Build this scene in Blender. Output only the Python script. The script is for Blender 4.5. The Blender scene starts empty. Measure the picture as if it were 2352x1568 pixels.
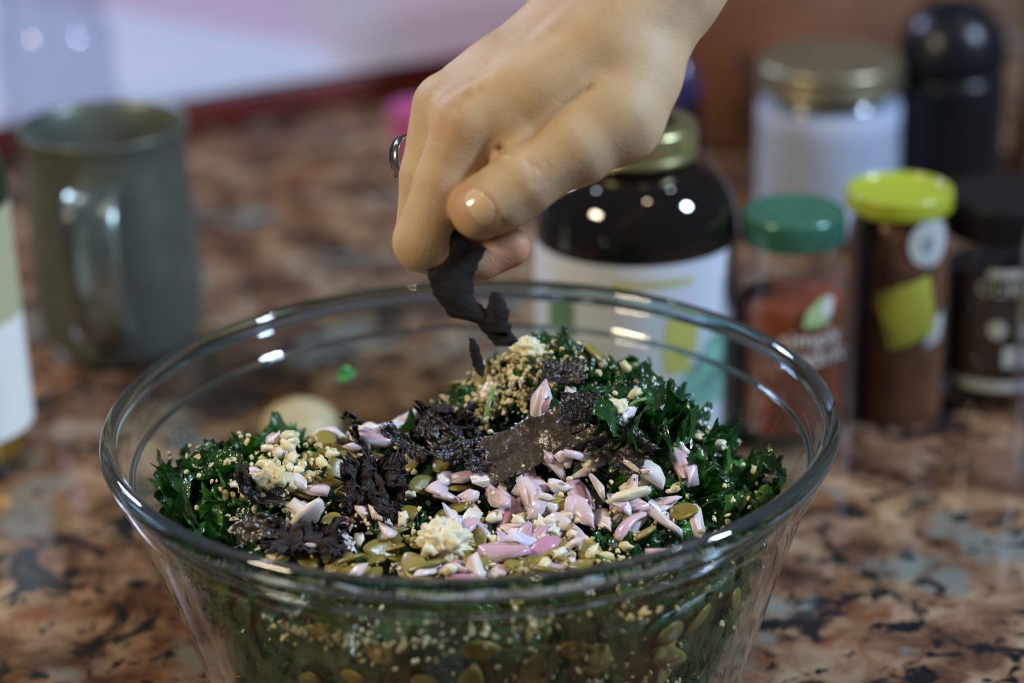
import bpy, bmesh, math, random
import numpy as np
from mathutils import Vector, Matrix, Euler, noise

random.seed(7)
rng = np.random.default_rng(7)
D = bpy.data
scn = bpy.context.scene
COL = scn.collection
PI = math.pi

# ------------------------------------------------------------------ camera
CAM = Vector((0.01564, -0.7481, 0.4484))
AX_R = Vector((0.99963282, -0.01029182, -0.02506609))
AX_U = Vector((0.02709668, 0.37967896, 0.92472139))
AX_F = Vector((0.0, 0.92506106, -0.37981842))
cd = D.cameras.new('camera')
cam = D.objects.new('camera', cd)
COL.objects.link(cam)
cam.matrix_world = Matrix(((AX_R.x, AX_U.x, -AX_F.x, CAM.x), (AX_R.y, AX_U.y, -AX_F.y, CAM.y),
                           (AX_R.z, AX_U.z, -AX_F.z, CAM.z), (0, 0, 0, 1)))
cd.lens = 50.0
cd.sensor_width = 22.26
cd.clip_start = 0.02
cd.dof.use_dof = True
cd.dof.focus_distance = 0.795
cd.dof.aperture_fstop = 2.6
scn.camera = cam

# ------------------------------------------------------------------ world and lights
w = D.worlds.new('world')
scn.world = w
w.use_nodes = True
w.node_tree.nodes['Background'].inputs[0].default_value = (0.50, 0.56, 0.72, 1)
w.node_tree.nodes['Background'].inputs[1].default_value = 0.13


def area(name, loc, aim, sx, sy, color, watts):
    l = D.lights.new(name, 'AREA')
    l.shape = 'RECTANGLE'
    l.size, l.size_y = sx, sy
    l.color = color
    l.energy = watts
    o = D.objects.new(name, l)
    COL.objects.link(o)
    o.location = loc
    o.rotation_euler = (Vector(aim) - Vector(loc)).to_track_quat('-Z', 'Y').to_euler()
    return o


def point(name, loc, radius, color, watts):
    l = D.lights.new(name, 'POINT')
    l.shadow_soft_size = radius
    l.color = color
    l.energy = watts
    o = D.objects.new(name, l)
    COL.objects.link(o)
    o.location = loc
    return o


area('ceiling_lamp', (-1.12, -0.52, 1.02), (0, 0.03, 0.1), 0.30, 0.18, (1.0, 0.82, 0.56), 15.5)
area('window_light', (1.08, -0.12, 0.90), (0.05, 0.22, 0.09), 0.12, 0.15, (0.58, 0.75, 1.0), 23)
area('window_light_far', (-1.25, 1.5, 1.25), (0, 0.2, 0.15), 0.28, 0.28, (0.58, 0.70, 1.0), 26)
point('ceiling_spot_lamp', (0.75, 0.45, 1.6), 0.035, (0.75, 0.84, 1.0), 5)
point('ceiling_spot_lamp', (-0.75, 0.55, 1.6), 0.035, (0.80, 0.86, 1.0), 5)
point('ceiling_spot_lamp', (0.35, -0.5, 1.8), 0.035, (1.0, 0.80, 0.55), 9)

vs = scn.view_settings
vs.view_transform = 'Standard'
vs.look = 'None'
vs.gamma = 1.0
vs.use_curve_mapping = False
vs.exposure = 0.0
scn.cycles.max_bounces = 14
scn.cycles.transparent_max_bounces = 24
scn.cycles.transmission_bounces = 10
scn.cycles.glossy_bounces = 5
scn.cycles.diffuse_bounces = 3
scn.cycles.caustics_refractive = False
scn.cycles.caustics_reflective = False
scn.cycles.sample_clamp_indirect = 6.0


# ------------------------------------------------------------------ helpers
def link(o, parent=None):
    COL.objects.link(o)
    if parent is not None:
        o.parent = parent
    return o


def make_mesh(name, verts, faces, mat=None, smooth=True):
    me = D.meshes.new(name)
    me.from_pydata([tuple(v) for v in verts], [], [tuple(f) for f in faces])
    me.validate()
    me.update()
    if mat:
        me.materials.append(mat)
    if smooth:
        me.polygons.foreach_set('use_smooth', [True] * len(me.polygons))
    return me


def obj(name, me, parent=None, loc=None, rot=None):
    o = D.objects.new(name, me)
    link(o, parent)
    if loc is not None:
        o.location = loc
    if rot is not None:
        o.rotation_euler = rot
    return o


def tag(o, label, cat, group=None, kind=None):
    if label:
        o['label'] = label
    if cat:
        o['category'] = cat
    if group:
        o['group'] = group
    if kind:
        o['kind'] = kind
    return o


def thing(name, label, cat, loc, group=None, rz=0.0):
    o = D.objects.new(name, None)
    o.empty_display_size = 0.02
    link(o)
    o.location = loc
    o.rotation_euler = (0, 0, rz)
    return tag(o, label, cat, group)


def lathe(prof, seg=72):
    """revolve (r, z) points; r == 0 closes with a single vertex"""
    V, F, rings = [], [], []
    for r, z in prof:
        if r < 1e-6:
            rings.append([len(V)])
            V.append((0, 0, z))
        else:
            b = len(V)
            for k in range(seg):
                a = 2 * PI * k / seg
                V.append((r * math.cos(a), r * math.sin(a), z))
            rings.append(list(range(b, b + seg)))
    for A, B in zip(rings, rings[1:]):
        for k in range(seg):
            k2 = (k + 1) % seg
            if len(A) == 1 and len(B) == 1:
                continue
            if len(A) == 1:
                F.append((A[0], B[k2], B[k]))
            elif len(B) == 1:
                F.append((A[k], A[k2], B[0]))
            else:
                F.append((A[k], A[k2], B[k2], B[k]))
    return V, F


def rounded(prof, n=5, amount=0.3):
    """soften an open polyline by cutting corners (Chaikin), ends kept"""
    P = [tuple(q) for q in prof]
    for _ in range(n):
        Q = [P[0]]
        for a, b in zip(P, P[1:]):
            Q.append((a[0] * .75 + b[0] * .25, a[1] * .75 + b[1] * .25))
            Q.append((a[0] * .25 + b[0] * .75, a[1] * .25 + b[1] * .75))
        Q.append(P[-1])
        P = Q
    return P


def lathe_obj(name, prof, mat, parent=None, seg=72, n=2, loc=None):
    V, F = lathe(rounded(prof, n), seg)
    return obj(name, make_mesh(name, V, F, mat), parent, loc)


def band(name, r, z0, z1, a0, a1, mat, parent, thick=0.0004, seg=48):
    """a curved label: part of a cylinder wall, angles in degrees, -90 faces the camera"""
    V, F = [], []
    for k in range(seg + 1):
        a = math.radians(a0 + (a1 - a0) * k / seg)
        for rr in (r, r + thick):
            for z in (z0, z1):
                V.append((rr * math.cos(a), rr * math.sin(a), z))
    for k in range(seg):
        b = 4 * k
        F += [(b + 2, b + 6, b + 7, b + 3), (b, b + 1, b + 5, b + 4), (b + 1, b + 3, b + 7, b + 5), (b, b + 4, b + 6, b + 2)]
    F += [(0, 2, 3, 1), (4 * seg, 4 * seg + 1, 4 * seg + 3, 4 * seg + 2)]
    return obj(name, make_mesh(name, V, F, mat, smooth=False), parent)


def wrap(verts2, r, a_mid, z_mid, lift=0.0006):
    """bend flat (x, y) points round a cylinder of radius r, centred on angle a_mid"""
    out = []
    for x, y in verts2:
        a = math.radians(a_mid) + x / r
        out.append(((r + lift) * math.cos(a), (r + lift) * math.sin(a), z_mid + y))
    return out


def patch(name, poly, r, a_mid, z_mid, mat, parent, lift=0.0007, n=14):
    """flat printed shape (convex polygon) wrapped on a cylinder"""
    bm = bmesh.new()
    bm.faces.new([bm.verts.new((x, y, 0)) for x, y in poly])
    bmesh.ops.triangulate(bm, faces=bm.faces[:])
    bmesh.ops.subdivide_edges(bm, edges=bm.edges[:], cuts=n // 3, use_grid_fill=True)
    bm.verts.ensure_lookup_table()
    pts = wrap([(v.co.x, v.co.y) for v in bm.verts], r, a_mid, z_mid, lift)
    for v, q in zip(bm.verts, pts):
        v.co = q
    me = D.meshes.new(name)
    bm.to_mesh(me)
    bm.free()
    me.materials.append(mat)
    return obj(name, me, parent)


def lettering(name, body, size, r, a_mid, z_mid, mat, parent, lift=0.0009):
    cu = D.curves.new(name, 'FONT')
    cu.body = body
    cu.size = size
    cu.align_x = 'CENTER'
    cu.align_y = 'CENTER'
    cu.resolution_u = 2
    t = D.objects.new('lettering_source', cu)
    COL.objects.link(t)
    bpy.context.view_layer.update()
    me = D.meshes.new_from_object(t.evaluated_get(bpy.context.evaluated_depsgraph_get()))
    D.objects.remove(t)
    pts = wrap([(v.co.x, v.co.y) for v in me.vertices], r, a_mid, z_mid, lift)
    for v, q in zip(me.vertices, pts):
        v.co = q
    me.materials.clear()
    me.materials.append(mat)
    return obj(name, me, parent)


# ------------------------------------------------------------------ materials
def new_mat(name):
    m = D.materials.new(name)
    m.use_nodes = True
    nt = m.node_tree
    return m, nt, nt.nodes['Principled BSDF'], nt.nodes['Material Output']


def N(nt, kind, **kw):
    n = nt.nodes.new(kind)
    for k, v in kw.items():
        if k in n.inputs:
            n.inputs[k].default_value = v
        else:
            setattr(n, k, v)
    return n


def ramp(nt, fac, stops, interp='LINEAR'):
    n = nt.nodes.new('ShaderNodeValToRGB')
    n.color_ramp.interpolation = interp
    e = n.color_ramp.elements
    while len(e) < len(stops):
        e.new(0.5)
    for i, (p, c) in enumerate(stops):
        e[i].position = p
        e[i].color = (*c, 1) if len(c) == 3 else c
    nt.links.new(fac, n.inputs[0])
    return n


def mixc(nt, fac, a, b, blend='MIX'):
    n = nt.nodes.new('ShaderNodeMix')
    n.data_type = 'RGBA'
    n.blend_type = blend
    for s, v in ((n.inputs[0], fac), (n.inputs[6], a), (n.inputs[7], b)):
        if hasattr(v, 'links') or hasattr(v, 'node'):
            nt.links.new(v, s)
        elif isinstance(v, (int, float)):
            s.default_value = v
        else:
            s.default_value = (*v, 1)
    return n.outputs[2]


def plain(name, col, rough=0.5, metal=0.0, vary=0.12, scale=60.0, bump=0.0, bscale=300.0, coat=0.0, spec=0.5, sss=0.0):
    """principled with a little procedural tone and relief"""
    m, nt, b, out = new_mat(name)
    tc = N(nt, 'ShaderNodeTexCoord')
    nz = N(nt, 'ShaderNodeTexNoise', Scale=scale, Detail=4.0)
    nt.links.new(tc.outputs['Object'], nz.inputs['Vector'])
    lo = tuple(c * (1 - vary) for c in col)
    hi = tuple(min(1, c * (1 + vary)) for c in col)
    r = ramp(nt, nz.outputs['Fac'], [(0.3, lo), (0.7, hi)])
    nt.links.new(r.outputs[0], b.inputs['Base Color'])
    b.inputs['Roughness'].default_value = rough
    b.inputs['Metallic'].default_value = metal
    b.inputs['Coat Weight'].default_value = coat
    b.inputs['Specular IOR Level'].default_value = spec
    if sss:
        b.inputs['Subsurface Weight'].default_value = sss
        b.inputs['Subsurface Radius'].default_value = (1, .6, .4)
        b.inputs['Subsurface Scale'].default_value = 0.002
    if bump:
        n2 = N(nt, 'ShaderNodeTexNoise', Scale=bscale, Detail=3.0)
        nt.links.new(tc.outputs['Object'], n2.inputs['Vector'])
        bp = N(nt, 'ShaderNodeBump', Strength=bump, Distance=0.001)
        nt.links.new(n2.outputs['Fac'], bp.inputs['Height'])
        nt.links.new(bp.outputs[0], b.inputs['Normal'])
    return m


def sheet_glass(name, tint=(1, 1, 1), ior=1.5, rough=0.015, bump=0.0, gloss=1.0):
    """glass wall: clear transmission plus a Fresnel reflection, the same from both sides"""
    m, nt, b, out = new_mat(name)
    nt.nodes.remove(b)
    geo = N(nt, 'ShaderNodeNewGeometry')
    mr = N(nt, 'ShaderNodeMapRange')
    mr.inputs['To Min'].default_value = ior
    mr.inputs['To Max'].default_value = 1 / ior
    nt.links.new(geo.outputs['Backfacing'], mr.inputs['Value'])
    fr = N(nt, 'ShaderNodeFresnel')
    nt.links.new(mr.outputs[0], fr.inputs['IOR'])
    tr = N(nt, 'ShaderNodeBsdfTransparent', Color=(*tint, 1))
    gl = N(nt, 'ShaderNodeBsdfGlossy', Roughness=rough, Color=(gloss, gloss, gloss, 1))
    if bump:
        tc = N(nt, 'ShaderNodeTexCoord')
        nz = N(nt, 'ShaderNodeTexNoise', Scale=40.0, Detail=2.0)
        nt.links.new(tc.outputs['Object'], nz.inputs['Vector'])
        bp = N(nt, 'ShaderNodeBump', Strength=bump, Distance=0.002)
        nt.links.new(nz.outputs['Fac'], bp.inputs['Height'])
        nt.links.new(bp.outputs[0], gl.inputs['Normal'])
    mx = N(nt, 'ShaderNodeMixShader')
    nt.links.new(fr.outputs[0], mx.inputs[0])
    nt.links.new(tr.outputs[0], mx.inputs[1])
    nt.links.new(gl.outputs[0], mx.inputs[2])
    nt.links.new(mx.outputs[0], out.inputs[0])
    return m


def solid_glass(name, tint, rough=0.0):
    m, nt, b, out = new_mat(name)
    b.inputs['Base Color'].default_value = (*tint, 1)
    b.inputs['Transmission Weight'].default_value = 1.0
    b.inputs['Roughness'].default_value = rough
    b.inputs['IOR'].default_value = 1.5
    return m


def granite():
    m, nt, b, out = new_mat('granite')
    tc = N(nt, 'ShaderNodeTexCoord')
    P = tc.outputs['Object']

    def nz(scale, detail=5.0, rough=0.6, off=0.0, dist=0.0):
        mp = N(nt, 'ShaderNodeMapping')
        mp.inputs['Location'].default_value = (off, off * 1.7, 0)
        nt.links.new(P, mp.inputs['Vector'])
        n = N(nt, 'ShaderNodeTexNoise', Scale=scale, Detail=detail, Roughness=rough, Distortion=dist)
        nt.links.new(mp.outputs[0], n.inputs['Vector'])
        return n.outputs['Fac']
    base = ramp(nt, nz(34, 8, 0.62, 0.3, 0.4), [(0.30, (0.040, 0.021, 0.014)), (0.43, (0.130, 0.064, 0.035)),
                                           (0.53, (0.255, 0.145, 0.080)), (0.64, (0.37, 0.255, 0.155)), (0.8, (0.44, 0.36, 0.26))])
    grey = ramp(nt, nz(17, 4, 0.55, 3.1, 0.3), [(0.57, (0, 0, 0)), (0.63, (1, 1, 1))])
    c1 = mixc(nt, grey.outputs[0], base.outputs[0], (0.20, 0.195, 0.165))
    rust = ramp(nt, nz(26, 4, 0.6, 7.7, 0.6), [(0.56, (0, 0, 0)), (0.66, (1, 1, 1))])
    c2 = mixc(nt, rust.outputs[0], c1, (0.19, 0.068, 0.026))
    spk = ramp(nt, nz(74, 5, 0.62, 1.9, 0.5), [(0.555, (0, 0, 0)), (0.60, (1, 1, 1))])
    c3 = mixc(nt, spk.outputs[0], c2, (0.012, 0.012, 0.013))
    spk2 = ramp(nt, nz(24, 6, 0.66, 5.2, 0.9), [(0.57, (0, 0, 0)), (0.62, (1, 1, 1))])
    c4 = mixc(nt, spk2.outputs[0], c3, (0.016, 0.015, 0.017))
    # one pale patch on the worktop, left of the bowl
    mp = N(nt, 'ShaderNodeMapping')
    mp.inputs['Location'].default_value = (0.183 / 0.030, -0.122 / 0.016, 0)
    mp.inputs['Scale'].default_value = (1 / 0.030, 1 / 0.016, 0)
    nt.links.new(P, mp.inputs['Vector'])
    ln = N(nt, 'ShaderNodeVectorMath', operation='LENGTH')
    nt.links.new(mp.outputs[0], ln.inputs[0])
    ad = N(nt, 'ShaderNodeMath', operation='ADD')
    nt.links.new(ln.outputs['Value'], ad.inputs[0])
    nt.links.new(nz(60, 3, 0.5, 9.0), ad.inputs[1])
    pt = ramp(nt, ad.outputs[0], [(0.0, (1, 1, 1)), (0.999, (1, 1, 1))])
    pt.color_ramp.elements[0].position = 0.98
    mr = N(nt, 'ShaderNodeMapRange')
    mr.inputs['From Min'].default_value = 1.25
    mr.inputs['From Max'].default_value = 1.55
    mr.inputs['To Min'].default_value = 0.85
    mr.inputs['To Max'].default_value = 0.0
    nt.links.new(ad.outputs[0], mr.inputs['Value'])
    c5 = mixc(nt, mr.outputs[0], c4, (0.42, 0.42, 0.38))
    nt.links.new(c5, b.inputs['Base Color'])
    b.inputs['Roughness'].default_value = 0.10
    b.inputs['Specular IOR Level'].default_value = 0.5
    return m


M = {}
M['granite'] = granite()
M['cabinet'] = plain('cabinet_wood', (0.09, 0.045, 0.022), 0.5)
M['floor'] = plain('floor_wood', (0.12, 0.075, 0.045), 0.45)
M['wall'] = plain('wall_paint', (0.32, 0.27, 0.22), 0.8)

# ------------------------------------------------------------------ structure
def box(name, c, s, mat, parent=None, bev=0.0, seg=3):
    bm = bmesh.new()
    bmesh.ops.create_cube(bm, size=1.0)
    for v in bm.verts:
        v.co = Vector((v.co.x * s[0], v.co.y * s[1], v.co.z * s[2]))
    if bev:
        bmesh.ops.bevel(bm, geom=bm.edges[:], offset=bev, segments=seg, affect='EDGES', profile=0.5)
    me = D.meshes.new(name)
    bm.to_mesh(me)
    bm.free()
    me.materials.append(mat)
    if bev:
        me.polygons.foreach_set('use_smooth', [True] * len(me.polygons))
    return obj(name, me, parent, c)


fl = box('floor', (0, 0.6, -0.95), (7, 6, 0.1), M['floor'])
tag(fl, 'brown wooden kitchen floor under the counter', 'floor', kind='structure')
wb = box('wall_back', (0, 2.9, 0.75), (7, 0.1, 3.4), M['wall'])
tag(wb, 'plain brown-grey painted kitchen wall behind the counter', 'wall', kind='structure')
ctr = thing('kitchen_counter', 'polished brown granite kitchen counter with black and cream specks', 'counter', (0, 0, 0))
ctr['kind'] = 'structure'
box('worktop', (0.05, 0.75, -0.02), (2.6, 2.9, 0.04), M['granite'], ctr, 0.006)
box('base_cabinet', (0.05, 0.75, -0.47), (2.5, 2.8, 0.86), M['cabinet'], ctr, 0.004)

# ------------------------------------------------------------------ glass bowl
M['bowl_glass'] = sheet_glass('bowl_glass', (0.93, 0.965, 0.955), 1.42, 0.02, bump=0.06)
M['rim_glass'] = solid_glass('rim_glass', (0.48, 0.63, 0.70))
bowl = thing('mixing_bowl', 'large clear glass mixing bowl full of kale salad', 'bowl', (0, 0, 0))
outer = [(0.0, 0.0), (0.070, 0.0), (0.082, 0.0008), (0.091, 0.0045), (0.0975, 0.0125), (0.1025, 0.030), (0.1130, 0.066),
         (0.1225, 0.0955), (0.1258, 0.0985), (0.1290, 0.1095)]
inner = [(0.1252, 0.1098), (0.1228, 0.1015), (0.1195, 0.0975), (0.1090, 0.067), (0.0985, 0.032), (0.0935, 0.0165), (0.0870, 0.0090),
         (0.0780, 0.0055), (0.068, 0.0048), (0.0, 0.0045)]
lathe_obj('bowl_wall', outer + inner, M['bowl_glass'], bowl, 128, 2)
rv = []
for k in range(21):
    a = 2 * PI * k / 20
    rv.append((0.1277 + 0.0031 * math.cos(a), 0.1120 + 0.0041 * math.sin(a)))
V, F = lathe(rv, 160)
obj('bowl_rim', make_mesh('bowl_rim', V, F, M['rim_glass']), bowl)
V, F = lathe([(0.1206 + 0.0013 * math.cos(2 * PI * k / 12), 0.0990 + 0.0011 * math.sin(2 * PI * k / 12)) for k in range(13)], 160)
obj('bowl_ridge', make_mesh('bowl_ridge', V, F, M['rim_glass']), bowl)


def r_in(z):
    return float(np.interp(z, [0.0045, 0.009, 0.0165, 0.032, 0.067, 0.0975, 0.103, 0.115], [0.068, 0.087, 0.0935, 0.0985, 0.109, 0.1195, 0.1228, 0.125]))


HP = [0.4397, 0.0001, 0.084, 0.0491, 0.021, 0.0451, 0.0306, 0.0263, 0.0588, 0.0087, 0.026, 0.0113, -0.0821, -0.009, 0.0289, 0.0118, -0.0539, 0.0025, 0.0402]


def hgt(x, y):
    z = HP[2]
    for i in range(3, len(HP), 4):
        a, cx, cy, s = HP[i:i + 4]
        z += a * math.exp(-((x - cx) ** 2 + (y - cy) ** 2) / (2 * s * s))
    return z - HP[0] * max(0.0, y - HP[1])


def hnrm(x, y, e=0.004):
    return Vector(((hgt(x - e, y) - hgt(x + e, y)) / (2 * e), (hgt(x, y - e) - hgt(x, y + e)) / (2 * e), 1)).normalized()


# ------------------------------------------------------------------ things standing behind the bowl
M['clear_glass'] = sheet_glass('clear_glass', (0.95, 0.965, 0.97), 1.5, 0.02)
M['blue_glass'] = sheet_glass('faint_blue_glass', (0.92, 0.935, 0.965), 1.5, 0.02)
M['pewter'] = plain('pewter', (0.115, 0.135, 0.112), 0.36, 0.35, 0.2, 40, 0.15, 250)
M['pewter_bright'] = plain('pewter_polished', (0.34, 0.40, 0.35), 0.28, 0.85, 0.12, 60)
M['black_glass'] = plain('dark_brown_glass', (0.006, 0.004, 0.003), 0.05, 0, 0.2, 30, coat=0.6)
M['gold_cap'] = plain('gold_metal', (0.52, 0.49, 0.24), 0.28, 0.9, 0.1, 80)
M['brass_lid'] = plain('dull_brass', (0.34, 0.31, 0.20), 0.36, 0.85, 0.15, 60)
M['paper_white'] = plain('white_paper', (0.62, 0.68, 0.76), 0.42, 0, 0.04, 30)
M['paper_cream'] = plain('cream_paper', (0.50, 0.49, 0.30), 0.6, 0, 0.06, 30)
M['paper_bright'] = plain('bright_white_paper', (0.88, 0.92, 0.86), 0.5, 0, 0.02, 30)
M['ink_grey'] = plain('grey_ink', (0.20, 0.24, 0.28), 0.6)
M['ink_yellow'] = plain('yellow_ink', (0.55, 0.55, 0.13), 0.6)
M['ink_green'] = plain('green_ink', (0.13, 0.25, 0.14), 0.6)
M['ink_teal'] = plain('teal_green_ink', (0.20, 0.42, 0.34), 0.6, 0, 0.5, 90)
M['ink_white'] = plain('white_ink', (0.78, 0.82, 0.78), 0.6, 0, 0.03)
M['ink_pale'] = plain('pale_grey_ink', (0.42, 0.46, 0.45), 0.6, 0, 0.05)
M['ink_leaf'] = plain('leaf_green_ink', (0.42, 0.62, 0.30), 0.6, 0, 0.3, 200)
M['ink_dark'] = plain('dark_brown_ink', (0.05, 0.028, 0.02), 0.6)
M['ink_black'] = plain('black_ink', (0.010, 0.011, 0.010), 0.5)
M['green_lid'] = plain('green_lid_plastic', (0.035, 0.150, 0.100), 0.22, 0.15, 0.15, 60, coat=0.4)
M['lime_lid'] = plain('lime_plastic', (0.34, 0.40, 0.03), 0.3, 0, 0.06, 50, coat=0.3)
M['lime_print'] = plain('lime_print', (0.36, 0.38, 0.045), 0.5, 0, 0.1, 60)
M['black_plastic'] = plain('black_plastic', (0.008, 0.008, 0.009), 0.4, spec=0.3)
M['black_shiny'] = plain('black_glossy_plastic', (0.006, 0.007, 0.010), 0.3, spec=0.3)
M['tin_brown'] = plain('brown_printed_tin', (0.15, 0.072, 0.036), 0.38, 0.2, 0.35, 28)
M['paprika'] = plain('red_brown_powder', (0.27, 0.062, 0.02), 0.9, 0, 0.25, 90)
M['dark_spice'] = plain('dark_brown_powder', (0.045, 0.028, 0.016), 0.9, 0, 0.25, 90)
M['white_powder'] = plain('white_powder', (0.48, 0.54, 0.70), 0.9, 0, 0.06, 60)
M['clay'] = plain('brown_clay', (0.20, 0.085, 0.045), 0.55, 0, 0.2, 20)
M['indigo'] = plain('indigo_glass', (0.030, 0.026, 0.075), 0.2)
M['magenta'] = plain('magenta_plastic', (0.50, 0.10, 0.28), 0.4)
M['brown_wood'] = plain('brown_wood', (0.20, 0.105, 0.055), 0.5, 0, 0.25, 50)
M['oil'] = plain('golden_oil', (0.42, 0.22, 0.015), 0.1, 0, 0.15, 40)
M['oil'].node_tree.nodes['Principled BSDF'].inputs['Transmission Weight'].default_value = 0.55
M['green_black'] = plain('dark_green_foil', (0.012, 0.035, 0.014), 0.3, 0, 0.2, 40)
M['red_tray'] = plain('dark_red_lacquer', (0.14, 0.020, 0.015), 0.4, 0, 0.35, 14)
M['onion'] = plain('cream_onion', (0.62, 0.50, 0.30), 0.4, 0, 0.25, 40, sss=0.2)

# pewter mug, handle towards the camera
mug = thing('mug', 'dark green-grey pewter mug with its handle facing forward', 'mug', (-0.1840, 0.349, 0))
lathe_obj('mug_body', [(0, 0.004), (0.026, 0.003), (0.0305, 0.0), (0.034, 0.002), (0.039, 0.010), (0.0425, 0.030), (0.0425, 0.055), (0.0405, 0.085), (0.0395, 0.105),
                       (0.0405, 0.1155), (0.0425, 0.1185), (0.0418, 0.1215), (0.0395, 0.1195), (0.0370, 0.108), (0.0370, 0.08), (0.038, 0.05), (0.036, 0.018), (0, 0.012)], M['pewter'], mug, 72, 2)
hp = [(-0.0395, 0.098), (-0.052, 0.100), (-0.063, 0.090), (-0.0665, 0.070), (-0.0645, 0.048), (-0.056, 0.031), (-0.0415, 0.024)]
hp = rounded(hp, 3)
V, F = [], []
for i, (y, z) in enumerate(hp):
    a = hp[max(0, i - 1)]
    b = hp[min(len(hp) - 1, i + 1)]
    t = Vector((0, b[0] - a[0], b[1] - a[1])).normalized()
    n = Vector((0, -t.z, t.y))
    for k in range(16):
        q = 2 * PI * k / 16
        e = abs(math.cos(q)) ** 0.6 * (1 if math.cos(q) > 0 else -1)
        g = abs(math.sin(q)) ** 0.6 * (1 if math.sin(q) > 0 else -1)
        V.append(Vector((0.0135 * e, y, z)) + n * (0.0030 * g - 0.0016 * (1 - e * e)))
for i in range(len(hp) - 1):
    for k in range(16):
        k2 = (k + 1) % 16
        F.append((16 * i + k, 16 * i + k2, 16 * i + 16 + k2, 16 * i + 16 + k))
hd = obj('mug_handle', make_mesh('mug_handle', V, F, M['pewter_bright']), mug)
hd['label'] = 'polished strap handle'

# bottle at the left edge, its label cream above and whiter below
ob = thing('oil_bottle', 'bottle of golden oil with label cream above, whiter below, and dark green top', 'bottle', (-0.2395, 0.216, 0))
lathe_obj('bottle_glass', [(0, 0.003), (0.028, 0.002), (0.0325, 0.0), (0.034, 0.004), (0.034, 0.02), (0.034, 0.125), (0.033, 0.140), (0.026, 0.165), (0.017, 0.185), (0.0145, 0.20), (0.0145, 0.25), (0, 0.251)], M['clear_glass'], ob)
lathe_obj('oil', [(0, 0.005), (0.027, 0.005), (0.0315, 0.008), (0.032, 0.02), (0.032, 0.125), (0.030, 0.14), (0, 0.141)], M['oil'], ob)
band('upper_label', 0.0342, 0.074, 0.126, -215, 35, M['paper_cream'], ob)
band('lower_label', 0.0342, 0.0205, 0.0738, -215, 35, M['paper_bright'], ob)
lathe_obj('neck_foil', [(0.0346, 0.127), (0.0346, 0.134), (0.0337, 0.141), (0.0265, 0.166), (0.0176, 0.186), (0.0152, 0.20), (0.0152, 0.253), (0, 0.254)], M['green_black'], ob)

# clear jar behind the mug
cj = thing('glass_jar', 'empty clear glass jar behind the pewter mug', 'jar', (-0.262, 0.640, 0))
lathe_obj('jar_glass', [(0, 0.004), (0.033, 0.003), (0.037, 0.0), (0.0385, 0.006), (0.0385, 0.085), (0.036, 0.095), (0.033, 0.100), (0.033, 0.104), (0.0345, 0.106), (0.033, 0.109), (0.0345, 0.112), (0.033, 0.118), (0.033, 0.128),
                        (0.030, 0.128), (0.030, 0.104), (0.0355, 0.084), (0.0355, 0.010), (0, 0.008)], M['blue_glass'], cj, 72, 2)

# big dark bottle
bb = thing('black_bottle', 'round black bottle with gold cap and white label beside the hand', 'bottle', (0.0735, 0.236, 0))
lathe_obj('bottle_glass', [(0, 0.002), (0.040, 0.001), (0.0445, 0.0), (0.0462, 0.005), (0.0462, 0.02), (0.0462, 0.096), (0.0458, 0.105), (0.0425, 0.117), (0.0350, 0.1265), (0.0270, 0.1300), (0.0245, 0.132), (0.0240, 0.136), (0.024, 0.15), (0, 0.150)], M['black_glass'], bb, 96, 2)
band('label', 0.0465, 0.012, 0.0965, -230, 50, M['paper_white'], bb, seg=72)
gc = lathe_obj('cap', [(0.0242, 0.1335), (0.0272, 0.1335), (0.0280, 0.1350), (0.0270, 0.1372), (0.0268, 0.1378), (0.0275, 0.140), (0.0275, 0.1465), (0.0262, 0.149), (0.010, 0.1497), (0, 0.1497)], M['gold_cap'], bb)
gc['label'] = 'gold screw cap'
for k in range(7):
    patch('print_line', [(-0.0022, -0.0014), (0.0022, -0.0014), (0.0022, 0.0014), (-0.0022, 0.0014)], 0.0465, -104 + 6.6 * k, 0.0885, M['ink_yellow'], bb)
patch('green_block', [(-0.0085, -0.009), (0.0085, -0.009), (0.0085, 0.009), (-0.0085, 0.009)], 0.0465, -140, 0.068, M['ink_green'], bb)
patch('yellow_block', [(-0.0095, -0.009), (0.007, -0.009), (0.009, 0.009), (-0.0075, 0.009)], 0.0465, -68, 0.0625, M['ink_yellow'], bb)
patch('yellow_block', [(-0.007, -0.005), (0.006, -0.005), (0.005, 0.004), (-0.007, 0.005)], 0.0465, -70, 0.0500, M['ink_yellow'], bb)
patch('leaf_picture', [(-0.022, -0.018), (0.014, -0.018), (0.019, 0.008), (0.013, 0.021), (0.0, 0.014), (-0.016, -0.004)], 0.0465, -50, 0.044, M['ink_teal'], bb)
for k in range(7):
    patch('print_line', [(-0.006, -0.0006), (0.006, -0.0006), (0.006, 0.0006), (-0.006, 0.0006)], 0.0465, -34, 0.083 - 0.0024 * k, M['ink_grey'], bb)

# spice jar with green lid
gj = thing('spice_jar', 'small glass spice jar with green lid and red-brown powder', 'jar', (0.1430, 0.222, 0))
lathe_obj('jar_glass', [(0, 0.003), (0.022, 0.002), (0.0245, 0.0), (0.0255, 0.004), (0.0255, 0.070), (0.0248, 0.078), (0.0215, 0.085), (0.0205, 0.090), (0.0205, 0.102), (0.0192, 0.102), (0.0192, 0.089), (0.0235, 0.076), (0.0240, 0.070), (0.0240, 0.008), (0, 0.006)], M['clear_glass'], gj)
lathe_obj('powder', [(0, 0.0068), (0.0215, 0.0068), (0.0236, 0.010), (0.0236, 0.068), (0.0225, 0.0705), (0.010, 0.0685), (0, 0.070)], M['paprika'], gj)
lathe_obj('lid', [(0.0208, 0.0965), (0.0228, 0.0965), (0.0235, 0.0975), (0.0235, 0.1080), (0.0226, 0.1100), (0.021, 0.1102), (0.019, 0.1094), (0, 0.1094)], M['green_lid'], gj)
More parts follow.
